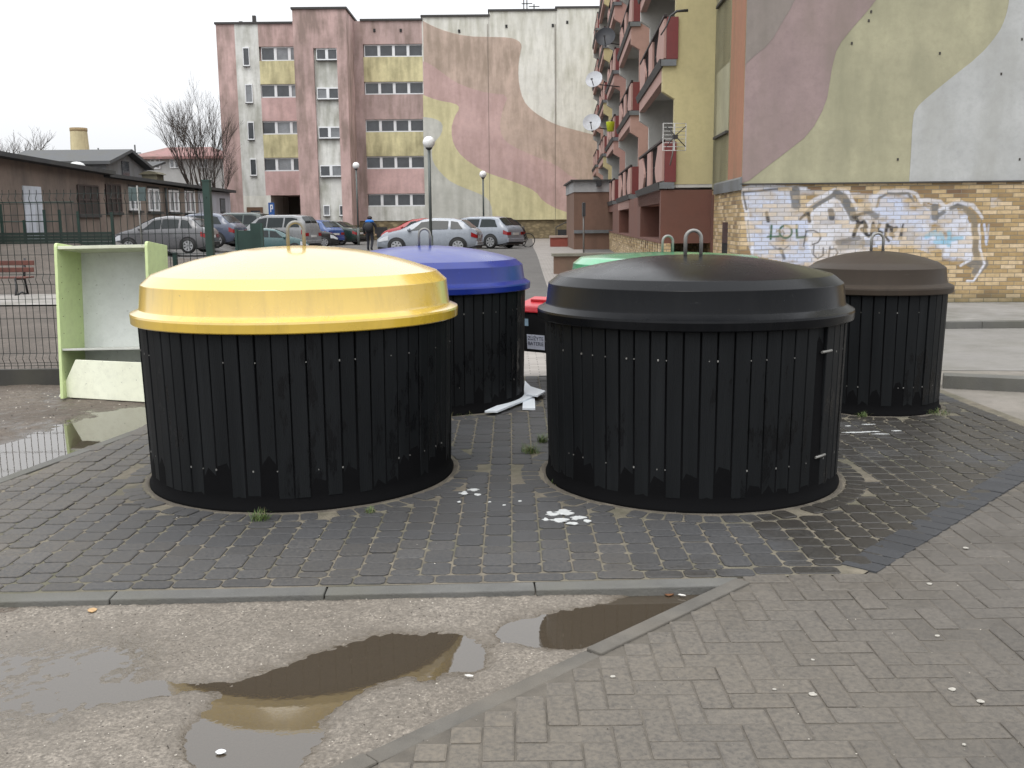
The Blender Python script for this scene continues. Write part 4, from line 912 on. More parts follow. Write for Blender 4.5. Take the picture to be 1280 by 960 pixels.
# long face: corner strip, window column, loggia piers, balconies
or_m = M('orange_brown_plaster', (0.348, 0.167, 0.101), .9, .1, 1.0, grime=.6, gcol=(.14, .12, .07), gscale=.5)
ye_m = M('pale_yellow_facade', (.50, .44, .24), .9, .07, .8, grime=.45, gcol=(.36, .31, .18), gscale=.5)
pk_m = M('pink_facade', (0.411, 0.256, 0.219), .9, .08, .8, grime=.4, gcol=(.33, .21, .18))
wh_m = M('white_loggia_plaster', (0.478, 0.469, 0.442), .9, .06, .8, grime=.4, gcol=(.4, .38, .34))
br_m = M('brown_red_render', (0.149, 0.063, 0.045), .9, .08, .8, grime=.4, gcol=(.11, .06, .045))
rd_m = M('dark_red_parapet_panel', (0.16, 0.028, 0.028), .6, .12, 2, grime=.3)
y1 = facade(912.5, 120)[0]; y2 = facade(893, 120)[0]
zf = [ZB + .02] + [2.30 + 2.63 * k for k in range(1, 6)]     # floor levels
cw = MB(); cw.box(-.004, .3, .0, y1, ZB + .14, 15, 0)
wz0 = [facade(905, 166)[1] + 2.63 * k for k in range(4)]
zprev = ZB + .14
for a in wz0:
    cw.box(0, .35, y1, y2, zprev, a, 1); cw.box(0, .35, y1, y1 + .12, a, a + 1.3, 1); cw.box(0, .35, y2 - .35, y2, a, a + 1.3, 1); zprev = a + 1.3
cw.box(0, .35, y1, y2, zprev, 15, 1); cw.box(.36, .6, y1, 62, ZB, 15, 1)
cw.build('facade_wall', [or_m, ye_m], AB)
for a in wz0:
    f = MB().box(.22, .28, y1 + .12, y2 - .35, a, a + .07).box(.22, .28, y1 + .12, y2 - .35, a + 1.23, a + 1.3)
    for yy in (y1 + .12, (y1 + y2) / 2 - .15, y2 - .42): f.box(.215, .285, yy, yy + .07, a + .07, a + 1.23)
    wo_ = f.build('window', white_pvc, AB)
    MB().box(.24, .26, y1 + .15, y2 - .38, a + .03, a + 1.27).build('pane', glass_grey, wo_); MB().box(-.06, .22, y1 + .05, y2 - .30, a - .05, a - .002).build('sill', coping, wo_)
PITCHB, BAYL, NB = 9.8, 6.5, 5
Y0 = y2 + .0
bU, bL = .84, 1.10
def pier_poly(full):
    q = [(0, ZB + .14), (-bU, ZB + .14)]
    for k in range(1, 5):
        z = zf[k]; q += [(-bU, z - .78), (-bL, z - .62), (-bL, z - .02), (-bU, z - .02)]
    return q + [(-bU, 15), (0, 15)]
bays = []
grille_m = M('wrought_iron_infill', (.022, .014, .014), .6, .2)
yell = {0: ye_m, 1: pk_m, 2: pk_m, 3: ye_m, 4: pk_m}
for b in range(NB):
    yb = Y0 + PITCHB * b; m_ = yell[b]
    MB().prism(pier_poly(1), lambda a, z, d: (a, d, z), yb, yb + .22, 0).build('loggia_pier', m_, AB)
    MB().prism([(a * .985, z) for a, z in pier_poly(1)], lambda a, z, d: (a, d, z), yb + BAYL - .22, yb + BAYL, 0).build('loggia_pier', wh_m, AB)
    bw_ = MB(); bw_.box(.0, .35, yb + .22, yb + BAYL - .22, ZB + .14, 15, 0); bw_.box(-.003, .35, yb + BAYL, yb + PITCHB, ZB + .14, 15, 1); bw_.build('loggia_back_wall', [wh_m, m_], AB)
# one balcony with its parts, then copies
def parapet_poly(l0, l1, side):       # panel with a wavy inner edge
    h = .86; c = []
    for t_ in np.linspace(0, 1, 10): c.append((l1 + side * (.28 * math.sin(math.pi * (t_ * 1.6 - .1)) - .10), .06 + (h - .06) * t_))
    return [(l0, .06)] + c + [(l0, h)]
def make_balcony():
    o = MB().box(-bL, .02, .01, BAYL - .005, -.09, .0, 0).hexa([(-bL - .04, -.03, -.13), (-bL - .002, -.03, -.13), (-bL - .002, BAYL + .05, -.13), (-bL - .04, BAYL + .05, -.13)], [(-bL - .08, -.06, .03), (-bL - .002, -.06, .03), (-bL - .002, BAYL + .05, .03), (-bL - .08, BAYL + .05, .03)], 1).box(-bL, -bL + .16, .23, BAYL - .23, -.40, -.092, 2)
    o.box(-bL - .04, -bU + .02, -.07, -.002, -.11, .02, 3); o = o.build('balcony', [wh_m, coping, pk_m, zinc], AB)
    p = MB(); xo = -bL + .02
    fn = lambda l, z, d: (d, l, z)
    MB().box(xo + .05, -bU + .05, -.06, -.01, .03, .88).build('parapet_panel', rd_m, o); MB().prism(parapet_poly(.03, 1.5, 1), fn, xo, xo + .05, 0).build('parapet_panel', pk_m, o); MB().prism(parapet_poly(BAYL - .05, BAYL - 1.6, -1), fn, xo, xo + .05, 0).build('parapet_panel', pk_m, o); MB().box(xo, xo + .05, 2.75, 3.75, .06, .86, 0).build('parapet_panel', pk_m, o)
    g = MB()
    for i in range(int((BAYL - .2) / .11)): y = .12 + i * .11; g.box(xo + .055, xo + .07, y, y + .014, .06, .9)
    g.box(xo + .052, xo + .075, .05, BAYL - .05, .45, .47); g.build('grille', grille_m, o)
    MB().box(xo - .01, xo + .06, .0, BAYL, .90, .945).build('handrail', grille_m, o)
    return o
def make_loggia_window():
    f = MB().box(-.05, -.002, 0, .07, 0, 2.15).box(-.05, -.002, .88, .95, 0, 2.15).box(-.05, -.002, 2.5, 2.57, .8, 2.15).box(-.05, -.002, 0.07, 2.5, 2.08, 2.15).box(-.05, -.002, .95, 2.5, .8, .87)
    o = f.build('loggia_window', white_pvc, AB); MB().box(-.03, -.004, .05, .9, .05, 2.1).box(-.03, -.004, .93, 2.52, .85, 2.1).build('pane', glass_dark, o); return o
b0 = make_balcony(); w0 = make_loggia_window(); first = True
for b in range(NB):
    for k in range(0, 5):
        z = zf[k] if k else ZB + .16; y = Y0 + PITCHB * b
        o = b0 if first else copy_tree(b0, AB); o.location = (0, y, z)
        q = w0 if first else copy_tree(w0, AB); q.location = (0, y + 2.0, z + .05); first = False
# ground-floor boxes below the first balconies
gb = MB(); ib = MB()
for b in range(NB):
    y = Y0 + PITCHB * b; zt = ZB + .02
    gb.box(-bL - .0, .0, y - .03, y + .25, 1.10, zt).box(-bL, -.1, y + .25, y + PITCHB - .03, 1.10, 1.16).box(-bL, -bL + .2, y + .25, y + PITCHB - .03, zt - .27, zt)
    for a, c in ((5.5, PITCHB - .03),): gb.box(-bL + .002, -.1, y + a, y + c, 1.16, zt - .27)
    ib.box(-.5, -.05, y + .25, y + PITCHB - .03, 1.16, zt - .27)
gb.box(-.02, 0, Y0 - .3, Y0 - .03, .9, ZB - .1)
gb.build('ground_floor_box', br_m, AB); ib.build('recess_back', M('dark_recess_render', (.075, .038, .03), .9), AB)
MB().box(-.004, .34, 1.35, 2.0, .75, 1.55).build('cellar_window', glass_dark, AB)

# entrance block at its far end, walls and posts before it
def bpos(px, py, D): p = P(px, py, D); return p
EB = thing('entrance_block', 'low brown entrance block with a grey band, beyond the balconies', 'entrance block', (3.7, 46, .3))
DE = 45.0; e0, e1 = P(717.5, 270, DE)[0], P(775, 270, DE)[0]; ez = lambda y: P(740, y, DE)[2]
MB().box(e0, e1, DE, DE + 6, -.1, ez(240)).build('wall', M('brown_entrance_render', (.18, .105, .075), .9, .1, .6, grime=.5, gcol=(.11, .07, .05)), EB, local=False)
MB().box(e0 - .03, e1 + .03, DE - .05, DE + 6.05, ez(240), ez(226.5)).build('grey_band', M('grey_fascia', (.36, .36, .36), .85, .1, 1, grime=.6, gcol=(.2, .2, .2)), EB, local=False)
MB().box(e0 - .15, e1 + .15, DE - .2, DE + 6.2, ez(226.5), ez(224.5)).build('roof_edge', coping, EB, local=False)
MB().box(e0, e1 - .3, DE - .12, DE + .02, ez(291.5), ez(287.5)).build('ledge', zinc, EB, local=False)
MB().box(P(745, 230, DE)[0], P(751, 230, DE)[0], DE - .35, DE - .02, ez(233), ez(227)).build('lamp_fitting', darksteel, EB, local=False)
pw = thing('low_wall', 'low brown retaining wall with a weathered cap in front of the entrance block', 'wall', (3, 29, 0))
l0, l1 = P(692.5, 330, 29)[0], P(800, 330, 29)[0]
MB().box(l0, l1 + 1.2, 29, 29.35, -.15, P(740, 320, 29)[2]).build('body', M('brown_wall_render', (.20, .125, .09), .9, .12, 1, grime=.5), pw, local=False)
MB().box(l0 - .06, l1 + 1.2, 28.93, 29.42, P(740, 320, 29)[2], P(740, 316.5, 29)[2]).build('cap', M('mossy_wall_cap', (.22, .21, .17), .9, .2, 3, grime=.5), pw, local=False)
rw = thing('low_wall', 'small red parapet wall with a pale top left of the entrance block', 'wall', (2.3, 50, .3))
l0, l1 = P(688, 305, 50)[0], P(722, 305, 50)[0]
MB().box(l0, l1, 50, 50.4, 0, P(700, 297, 50)[2]).build('body', M('red_wall_render', (.26, .07, .05), .9, .12, 1), rw, local=False)
MB().box(l0 - .05, l1 + .05, 49.95, 50.45, P(700, 297, 50)[2], P(700, 294.5, 50)[2]).build('cap', M('pale_wall_cap', (.42, .33, .28), .9), rw, local=False)
hr = MB(); a = P(695, 284, 52); b_ = P(718, 273, 52); 
hr.tube([(a[0], 52, .4), (a[0], 52, a[2]), (b_[0], 52, b_[2]), (b_[0] + .5, 52, b_[2])], .03, 6).box(a[0] + .1, b_[0] + .6, 52.4, 52.5, .35, P(700, 287, 52)[2] - .0)
tag(hr.build('stair_railing', darksteel), 'dark sloping stair railing above the small red wall', 'railing')
sp = thing('sign_post', 'thin metal post with a dark narrow sign seen edge-on before the entrance block', 'sign post', (P(729.5, 312, 40)[0], 40, zg(2.9, 40)))
MB().tube([(0, 0, 0), (0, 0, P(729, 253, 40)[2] - sp.location.z)], .035, 8).build('post', steel, sp)
MB().box(-.055, .055, -.25, .25, P(729, 271, 40)[2] - .3, P(729, 254, 40)[2] - .3).build('sign_plate', darksteel, sp)
tw = MB()
# satellite dishes and aerials hung on the balconies
def dish(label, px, py, D, r, mat, ang):
    p = P(px, py, D); o = thing('satellite_dish', label, 'satellite dish', tuple(p), R(ang), 'satellite dishes on the balconies')
    prof = [(.004, .13 * r)] + [(r * t_, .13 * r - .0 + (-.13 * r) * (1 - (t_) ** 2) + .0) for t_ in (.25, .5, .75, .97)] + [(r, .0 + .13 * r), (r * 1.0, .10 * r)]
    rf = MB().lathe([(r * t_ + .002, .22 * r * t_ * t_) for t_ in (0, .25, .5, .75, .97)] + [(r, .22 * r), (r, .19 * r), (r * .75, .10 * r), (.002, -.03)], 28).build('reflector', mat, o)
    rf.rotation_euler = (R(68), 0, 0)
    MB().tube([(0, -.0, -r * .9), (0, -.45 * r, -r * .55), (0, -r * 1.05, -.05 * r)], .018, 6).box(-.04, .04, -r * 1.15, -r * .98, -.08 * r, .05 * r).build('feed_arm', darksteel, o)
    MB().tube([(0, .06, 0), (.15, .35, -.15), (.9, .55, -.25)], .022, 6).build('wall_bracket', darksteel, o)
whd = M('white_dish', (.55, .57, .60), .45, .08, 3, grime=.3)
dish('large black satellite dish high on the balcony front', 757, 47, 38, .37, M('black_dish', (.02, .022, .028), .5), -12)
dish('upper pale grey satellite dish, below the black one', 743, 100, 41, .35, whd, -22)
dish('lower pale grey satellite dish, beside the yellow-green bucket', 740, 154, 41, .37, whd, -12)
p = P(763, 158, 37); bk = thing('bucket', 'yellow-green bucket standing on a balcony rail beside the lower grey dish', 'bucket', (p[0], p[1], p[2] - .18))
MB().lathe([(.12, 0), (.16, .32), (.165, .34), (.15, .34), (.11, .02)], 18, cap0=True).build('pail', M('lime_bucket', (.55, .62, .03), .4), bk); MB().tube([(-.16, 0, .33), (0, -.02, .45), (.16, 0, .33)], .008, 5).build('handle', steel, bk)
p = P(844, 171, 20.6); ga = thing('grid_aerial', 'white wire-grid television aerial fixed above the nearest red balcony panel', 'aerial', tuple(p), R(8))
g = MB(); hw, hh = .24, .27
for i in range(8): z = -hh + 2 * hh * i / 7; g.tube([(-hw, .05 * abs(1), z), (hw, .05, z)], .0065, 5)
g.box(-hw - .008, -hw + .008, .04, .06, -hh, hh).box(hw - .008, hw + .008, .04, .06, -hh, hh).box(-.012, .012, .045, .075, -hh, hh); g.build('grid', M('white_wire', (.55, .55, .53), .5), ga)
MB().tube([(-.2, -.06, .2), (0, 0, .02), (.2, -.06, -.2)], .01, 5).tube([(-.2, -.06, -.2), (0, 0, .02), (.2, -.06, .2)], .01, 5).box(-.05, .05, -.03, .05, -.04, .04).build('dipole', darksteel, ga)
MB().tube([(0, .07, 0), (-.02, .1, -.35), (-.02, .25, -.55)], .014, 6).build('mast', steel, ga)
a = P(833, 33, 21); b_ = P(846, 14, 21); c_ = P(860, 13, 21)
tag(MB().tube([P(826, 44, 21), a, P(838, 20, 21), b_, c_], [.014, .016, .02, .026, .03], 8).build('washing_line_arm', darksteel), 'black curved bracket arm above the nearest red balcony panel', 'bracket')

# ================================================================== LOW BROWN BUILDING ON THE LEFT
A0 = P(0, 197, 40)[:2]; WD = Vector((.0414, 1)).normalized(); WN = Vector((WD.y, -WD.x))    # outward normal, towards the yard
def lw(px, py, off=0.0):               # sight line -> point on the long wall (off metres in front of it)
    d = ray(px, py); o = Vector(A0) + WN * off
    tt = (o.x * WN.x + o.y * WN.y) / (d[0] * WN.x + d[1] * WN.y); p = _C + d * tt
    return (Vector((p[0], p[1])) - Vector(A0)).dot(WD), p[2]
LB = thing('outbuilding', 'long single-storey brown rendered outbuilding with flat roof behind the fence', 'outbuilding', (A0[0], A0[1], 0), math.atan2(-WD.x, WD.y))
# local axes: x = WN (out of the wall), y = WD (along it)
s0, s1, s2, s3 = -14.0, lw(130, 225)[0], lw(250, 240)[0], lw(289, 240)[0]
h0a, h0b, h1a, h1b, h2a, h2b = lw(0, 197.5)[1], lw(130, 218.5)[1], lw(130, 221)[1], lw(250, 238)[1], lw(250, 238.5)[1], lw(289, 241)[1]
h0z = h0a + (h0a - h0b) / s1 * 14.0; ht0, ht1 = h0b, h1b
gl_ = .2
def hx(x0, x1, ya, yb, z0, za, zb_, dz=0): return [(x0, ya, z0), (x1, ya, z0), (x1, yb, z0), (x0, yb, z0)], [(x0, ya, za), (x1, ya, za), (x1, yb, zb_), (x0, yb, zb_)]
bm_ = M('brown_roughcast', (.215, .165, .135), .92, .12, .8, grime=.75, gcol=(.10, .085, .075), gscale=.3, bmp=.3, bscale=30)
bm2 = M('beige_roughcast', (.25, .20, .165), .92, .12, .8, grime=.7, gcol=(.13, .11, .095), gscale=.3, bmp=.3, bscale=30)
bm3 = M('pale_lilac_render', (.40, .40, .44), .92, .08, .8, grime=.5, gcol=(.27, .26, .27))
def opening(name, px0, py0, px1, py1, build): pass
ops = []
MB().hexa(*hx(-9, 0, s0, s1, gl_, h0z, h0b)).build('wall', bm_, LB)
MB().hexa(*hx(-9, -.15, s1 + .002, s2, gl_, h1a, h1b)).build('wall', bm2, LB)
MB().hexa(*hx(-8, -.1, s2 + .002, s3, gl_, h2a, h2b)).build('wall', bm3, LB)
roof_m = M('tar_roof_felt', (.045, .045, .047), .85, .25, 1.5, grime=.3)
MB().hexa([(-9.2, s0, h0z + .12), (.55, s0, h0z), (.55, s1 + .15, h0b), (-9.2, s1 + .15, h0b + .12)], [(-9.2, s0, h0z + .32), (.55, s0, h0z + .18), (.55, s1 + .15, h0b + .18), (-9.2, s1 + .15, h0b + .32)]).build('roof', roof_m, LB)
MB().hexa([(-9.2, s1 + .17, h1a + .1), (.25, s1 + .17, h1a), (.25, s3 + .3, h2b), (-9.2, s3 + .3, h2b + .1)], [(-9.2, s1 + .17, h1a + .27), (.25, s1 + .17, h1a + .17), (.25, s3 + .3, h2b + .17), (-9.2, s3 + .3, h2b + .27)]).build('roof', roof_m, LB)
def lrect(px0, py0, px1, py1, off):
    m_ = (py0 + py1) / 2; a = lw(px0, m_, off)[0]; b = lw(px1, m_, off)[0]; c = (px0 + px1) / 2; return a, b, lw(c, py1, off)[1], lw(c, py0, off)[1]
a, b, c, d = lrect(30, 233, 52, 292, 0); dr = MB().box(.0, .06, a, b, gl_, d).build('door', M('white_painted_door', (.55, .58, .64), .6, .1, 2, grime=.4), LB)
MB().box(.06, .10, b - .35, b - .25, 1.2, 1.3).build('handle', darksteel, dr)
for (px0, py0, px1, py1, off) in ((97, 232, 122, 268, 0), (132, 231, 150, 265, -.15)):
    a, b, c, d = lrect(px0, py0, px1, py1, off); f = MB().box(off, off + .05, a, b, c, d, 0)
    f.box(off, off + .12, a - .1, b + .1, c - .14, c - .01, 1).build('barred_window', [M('dark_window_board', (.035, .028, .025), .6), coping], LB)
    fr = MB()
    for i in range(4): y = a + (b - a) * i / 3; fr.box(off + .05, off + .09, y - .04, y + .04, c, d)
    for i in range(3): z = c + (d - c) * i / 2; fr.box(off + .052, off + .085, a, b, z - .035, z + .035)
    fr.build('window_bars', M('brown_bars', (.07, .05, .045), .7), LB)
for px0, py0, px1, py1 in ((161, 234, 174, 263), (185, 236, 199, 264), (211, 238, 223, 265), (231, 239, 243, 266)):
    a, b, c, d = lrect(px0, py0, px1, py1, -.15); f = MB()
    f.box(-.15, -.09, a, b, c, c + .1).box(-.15, -.09, a, b, d - .1, d).box(-.15, -.09, a, a + .12, c + .1, d - .1).box(-.15, -.09, b - .25, b, c + .1, d - .1).box(-.15, -.09, (a + b) / 2 - .1, (a + b) / 2 + .1, c + .1, d - .1).box(-.15, .02, a - .15, b + .15, c - .12, c - .01, 1).box(-.15, -.12, a, b, d + .02, d + .12, 1)
    wq = f.build('window', [white_pvc, coping], LB); MB().box(-.148, -.12, a + .05, b - .05, c + .05, d - .05).build('pane', glass_grey, wq)
a, b, c, d = lrect(275, 248, 281, 266, -.1); wq = MB().box(-.1, -.06, a, b, c, d).box(-.1, .03, a - .1, b + .1, c - .1, c - .01).build('window', coping, LB)
MB().box(-.059, -.05, a + .1, b - .1, c + .08, d - .08).build('pane', glass_grey, wq)
a = lw(206, 250, -.1)[0]; MB().tube([(-.02, a, ht1 - .02), (-.02, a, 0.3)], .07, 8).build('downpipe', darksteel, LB)
va = lw(192, 220, -2)[0]; vz = lw(192, 227, -2)[1]; vh = lw(192, 214, -2)[1] - vz
MB().box(-2.5, -1.6, va - .5, va + .5, vz - .8, vz + vh * .65).prism([(-2.7, .65), (-2.4, .88), (-2.05, 1.0), (-1.7, .88), (-1.4, .65)], lambda x, z, d: (x, d, vz + vh * z), va - .6, va + .6, 0).build('roof_vent', M('mossy_vent', (.10, .09, .06), .9, .3, 2), LB)
MB().ball((-1.0, lw(96, 206, -1)[0], lw(96, 208, -1)[1]), .38, 14, sc=(1, 1, .6)).build('roof_light', M('white_dome', (.62, .63, .62), .4), LB)

# houses and chimney behind
def Pz(px, py, D): return P(px, py, D)
hs_ = thing('house', 'grey house with dark felt roof and gabled end behind the brown outbuilding', 'house', (P(85, 250, 60)[0], 60, 0))
x0, x1 = P(10, 215, 58)[0], P(133, 215, 58)[0]; ze, zr = P(80, 205, 58)[2], P(80, 190, 61)[2]
gh = M('grey_house_plaster', (.20, .20, .205), .9, .12, .6, grime=.5)
mb = MB(); mb.box(x0, x1, 58, 64, 0, ze); mb.prism([(58, ze), (64, ze), (61, zr - .1)], lambda y, z, d: (d, y, z), x1 - .3, x1, 0); mb.build('wall', gh, hs_, local=False)
slate = M('grey_roof_sheet', (.085, .088, .092), .8, .15, 1, grime=.4)
rb = MB()
for ya, yb in ((57.5, 61), (64.5, 61)): 
    rb.hexa([(x0 - .3, ya, ze - .05), (x1 + .45, ya, ze - .05), (x1 + .45, yb, zr - .05), (x0 - .3, yb, zr - .05)], [(x0 - .3, ya, ze + .13), (x1 + .45, ya, ze + .13), (x1 + .45, yb, zr + .13), (x0 - .3, yb, zr + .13)])
rb.build('roof', slate, hs_, local=False)
for px0, px1 in ((56, 64), (72, 76)):
    a, b, c, d = rect(px0, 199 + 1, px1, 206 + 2, 57.97); MB().box(a, b, 57.95, 58.02, c - .5, d - .4).build('window', glass_dark, hs_, local=False)
MB().box(x1 - .02, x1 + .05, 60.3, 61.4, ze - .6, ze + .3).build('window', glass_dark, hs_, local=False)
h3 = thing('house', 'low dark-roofed shed between the grey house and the red-roofed house', 'shed', (P(140, 250, 62)[0], 64, 0))
x0, x1 = P(100, 215, 66)[0], P(178, 215, 66)[0]; z = P(140, 216, 66)[2]
MB().box(x0, x1, 66, 70, 0, z).build('wall', M('pale_shed_wall', (.36, .37, .38), .9), h3, local=False)
MB().hexa([(x0 - .2, 65.6, z), (x1 + .2, 65.6, z), (x1 + .2, 70, z + .8), (x0 - .2, 70, z + .8)], [(x0 - .2, 65.6, z + .15), (x1 + .2, 65.6, z + .15), (x1 + .2, 70, z + .95), (x0 - .2, 70, z + .95)]).build('roof', slate, h3, local=False)
h2 = thing('house', 'two-storey pale house with a faded red hipped roof behind the bare tree', 'house', (P(225, 250, 86)[0], 90, 0))
x0, x1 = P(173, 215, 86)[0], P(283, 215, 86)[0]; ze, zr = P(220, 196, 86)[2], P(225, 183.5, 90)[2]
MB().box(x0, x1, 86, 95, 0, ze).build('wall', M('pale_house_plaster', (.42, .42, .41), .9, .1, .5, grime=.5, gcol=(.25, .25, .24)), h2, local=False)
e = .6; xr0, xr1 = P(207, 184, 90)[0], P(262, 184, 90)[0]
rf = MB().add([(x0 - e, 85.4, ze), (x1 + e, 85.4, ze), (x1 + e, 95.6, ze), (x0 - e, 95.6, ze), (xr0, 90.5, zr), (xr1, 90.5, zr), (x0 - e, 85.4, ze - .2), (x1 + e, 85.4, ze - .2), (x1 + e, 95.6, ze - .2), (x0 - e, 95.6, ze - .2)], [(0, 1, 5, 4), (1, 2, 5), (2, 3, 4, 5), (3, 0, 4), (0, 6, 7, 1), (1, 7, 8, 2), (2, 8, 9, 3), (3, 9, 6, 0), (6, 9, 8, 7)])
rf.build('roof', M('faded_red_roof', (.30, .155, .145), .8, .12, 1, grime=.5), h2, local=False)
for px0, py0, px1, py1 in ((188, 199, 200, 211), (212, 199, 224, 210), (248, 199, 260, 210), (188, 226, 200, 238), (248, 228, 260, 240)):
    a, b, c, d = rect(px0, py0, px1, py1, 85.9); wq = MB().box(a, b, 85.9, 86.05, c, d).build('window', white_pvc, h2, local=False)
    g = MB().box(a + .08, (a + b) / 2 - .1, 85.85, 85.95, c + .1, d - .08).box((a + b) / 2 + .1, b - .08, 85.85, 85.95, c + .1, d - .08); 
    go = g.build('pane', glass_grey, None); go.data.transform(Matrix.Translation(-Vector(h2.location))); go.parent = wq
ck = thing('chimney', 'squat pale yellow factory chimney rising behind the grey house', 'chimney', (P(105, 250, 78)[0], 78, 0))
a = P(116, 192, 78)[0] - P(94, 192, 78)[0]; zt = P(105, 160.5, 78)[2]
MB().lathe([(a * .56, 0), (a * .5, P(105, 190, 78)[2]), (a * .45, zt)], 20, smooth=False, cap1=True).build('shaft', M('pale_yellow_chimney', (.58, .50, .30), .9, .08, .5, grime=.5, gcol=(.3, .25, .15)), ck)
MB().lathe([(a * .45, zt - .25), (a * .475, zt - .2), (a * .475, zt + .03), (a * .3, zt + .03)], 20).build('rim', M('chimney_rim', (.30, .22, .12), .9), ck)
for px, lab in ((169, 'thin aerial mast on the roofs left of the red-roofed house'), (123, 'thin aerial mast standing by the yellow chimney')):
    p = P(px, 190, 70); tag(MB().tube([(p[0], 70, 3), (p[0], 70, P(px, 181 if px > 150 else 185, 70)[2])], .05, 6).box(p[0] - .4, p[0] + .4, 69.97, 70.03, p[2] - .1, p[2] - .04).build('aerial_mast', darksteel), lab, 'aerial')

# bare trees
bark = M('dark_bark', (.055, .042, .034), .95, .3, 5); barkl = M('grey_bark', (.09, .078, .068), .95, .3, 5)
def bare_tree(label, px, pytop, pybase, D, seed, spread, trunks, depth, mat, rtr, lean=0):
    b = P(px, pybase, D); z0 = zg(b[0], D) - .1; H = P(px, pytop, D)[2] - z0; r = random.Random(seed)
    o = thing('bare_tree', label, 'tree', (b[0], D, z0)); tr = MB(); cr = MB()
    def grow(p, d, L, rad, k, mb):
        n = 3; pts = [p]; q = p; dd = d
        for i in range(n):
            dd = (dd + Vector((r.gauss(0, .11), r.gauss(0, .11), r.gauss(.03, .06)))).normalized(); q = q + dd * (L / n); pts.append(q)
        mb.tube(pts, [rad * (1 - .45 * i / n) for i in range(n + 1)], 6 if k < 2 else (4 if k < 4 else 3), 0, True, False)
        if k >= depth: return
        for i in range(r.choice((2, 2, 3)) if k < depth - 1 else 2):
            j = r.choice((1, 2, 3, 3)); base = pts[j]; ax = Vector((r.gauss(0, 1), r.gauss(0, 1), r.gauss(.0, .35))).normalized()
            nd = (dd * 1.0 + ax * spread * r.uniform(.6, 1.2) + Vector((0, 0, .12))).normalized(); grow(base, nd, L * r.uniform(.58, .82), rad * .54 if k else rad * .6, k + 1, cr)
        grow(pts[-1], (dd + Vector((r.gauss(0, .2), r.gauss(0, .2), .1))).normalized(), L * .74, rad * .62, k + 1, cr)
    for t_ in range(trunks):
        a = 6.28 * t_ / trunks + r.random(); grow(Vector((.35 * math.cos(a), .35 * math.sin(a), 0)) * (trunks > 1), Vector((.16 * math.cos(a) + lean, .16 * math.sin(a), 1)).normalized(), H * .34, rtr, 0, tr)
    zz = max(v[2] for v in cr.v); k = H / zz
    for m_ in (tr, cr): m_.v = [(x * k, y * k, z * k) for x, y, z in m_.v]
    tr.build('trunk', mat, o); cr.build('crown', mat, o)
bare_tree('tall dark bare tree with several stems against the far pink block', 264, 97, 292, 71, 41, .44, 3, 6, bark, .15, -.07)
bare_tree('leafless round tree above the roofs at the far left', 38, 157, 292, 95, 5, .75, 2, 6, barkl, .26)
bare_tree('leafless tree cut by the left picture edge, above the outbuilding roof', -8, 168, 292, 92, 9, .75, 2, 6, barkl, .26)

# ================================================================== FENCE, CABINET, BENCH, YARD
fA, fB = Vector(G(0, 478)[:2]), Vector((P(262, 300, 10.15)[0], 10.15)); fd = (fB - fA).normalized(); fA2 = fA - fd * 2.6; FL = (fB - fA2).length
FE = thing('mesh_fence', 'dark green welded mesh fence with folded ridges behind the discarded cabinet', 'fence', (fA2.x, fA2.y, -.03), math.atan2(fd.y, fd.x))
prof = [(0, .17)]
for zc in (.28, 1.09, 1.90): prof += [(0, zc - .05), (.035, zc), (0, zc + .05)]
prof.append((0, 1.99)); wr = MB(); n = int(FL / .068)
for i in range(n + 1):
    x = FL * i / n; wr.tube([(x, -y, z) for y, z in prof], .0034, 5, 0, False, False)
for z in (.2, .28 - .05, .28 + .05, .49, .69, .89, 1.04, 1.14, 1.34, 1.54, 1.74, 1.85, 1.95): wr.tube([(0, .005, z), (FL, .005, z)], .0028, 5, 0, False, False)
wr.build('wire_mesh', M('dark_coated_wire', (.010, .018, .016), .6, .2, 5, spec=.3), FE)
for x in (FL - 2.55, FL - 5.05):
    MB().box(x - .03, x + .03, .01, .05, -.1, 2.05).build('post', greenmetal, FE)
pst = MB().box(FL - .035, FL + .035, -.03, .05, -.1, 2.06).box(FL - .04, FL + .04, -.035, .055, 2.06, 2.075).build('post', greenmetal, FE)
MB().box(0, FL - .06, -.03, .03, -.1, .165).build('gravel_board', M('dark_concrete_board', (.045, .043, .04), .9, .25, 3, grime=.3), FE)
lpx = (Vector((P(214, 290, 10.1)[0], 10.1)) - fA2).dot(fd); MB().box(lpx - .02, lpx + .02, .012, .05, -.1, 1.35).build('post', greenmetal, FE)
gt = thing('gate_panel', 'dark green sheet metal gate leaf standing beyond the fence post', 'gate', (P(312, 300, 13)[0], 13, zg(-3.4, 13)))
a, b, c, d = rect(298, 288, 327, 330, 13); q = rect(313, 279, 327, 289, 13)
MB().box(a - gt.location.x, b - gt.location.x, -.02, .02, .1, d - gt.location.z).box(q[0] - gt.location.x, b - gt.location.x, -.018, .018, d - gt.location.z, q[3] - gt.location.z).build('panel', greenmetal, gt)
fr = MB(); w1, w2, h_ = a - gt.location.x, b - gt.location.x, d - gt.location.z
fr.box(w1 - .03, w1, -.03, .03, -.05, h_ + .02).box(w2, w2 + .03, -.03, .03, -.05, q[3] - gt.location.z)
for z in (.35, .7, .95): fr.box(w1, w2, -.032, -.021, z, z + .025)
fr.build('frame', M('green_gate_frame', (.02, .05, .04), .5), gt)
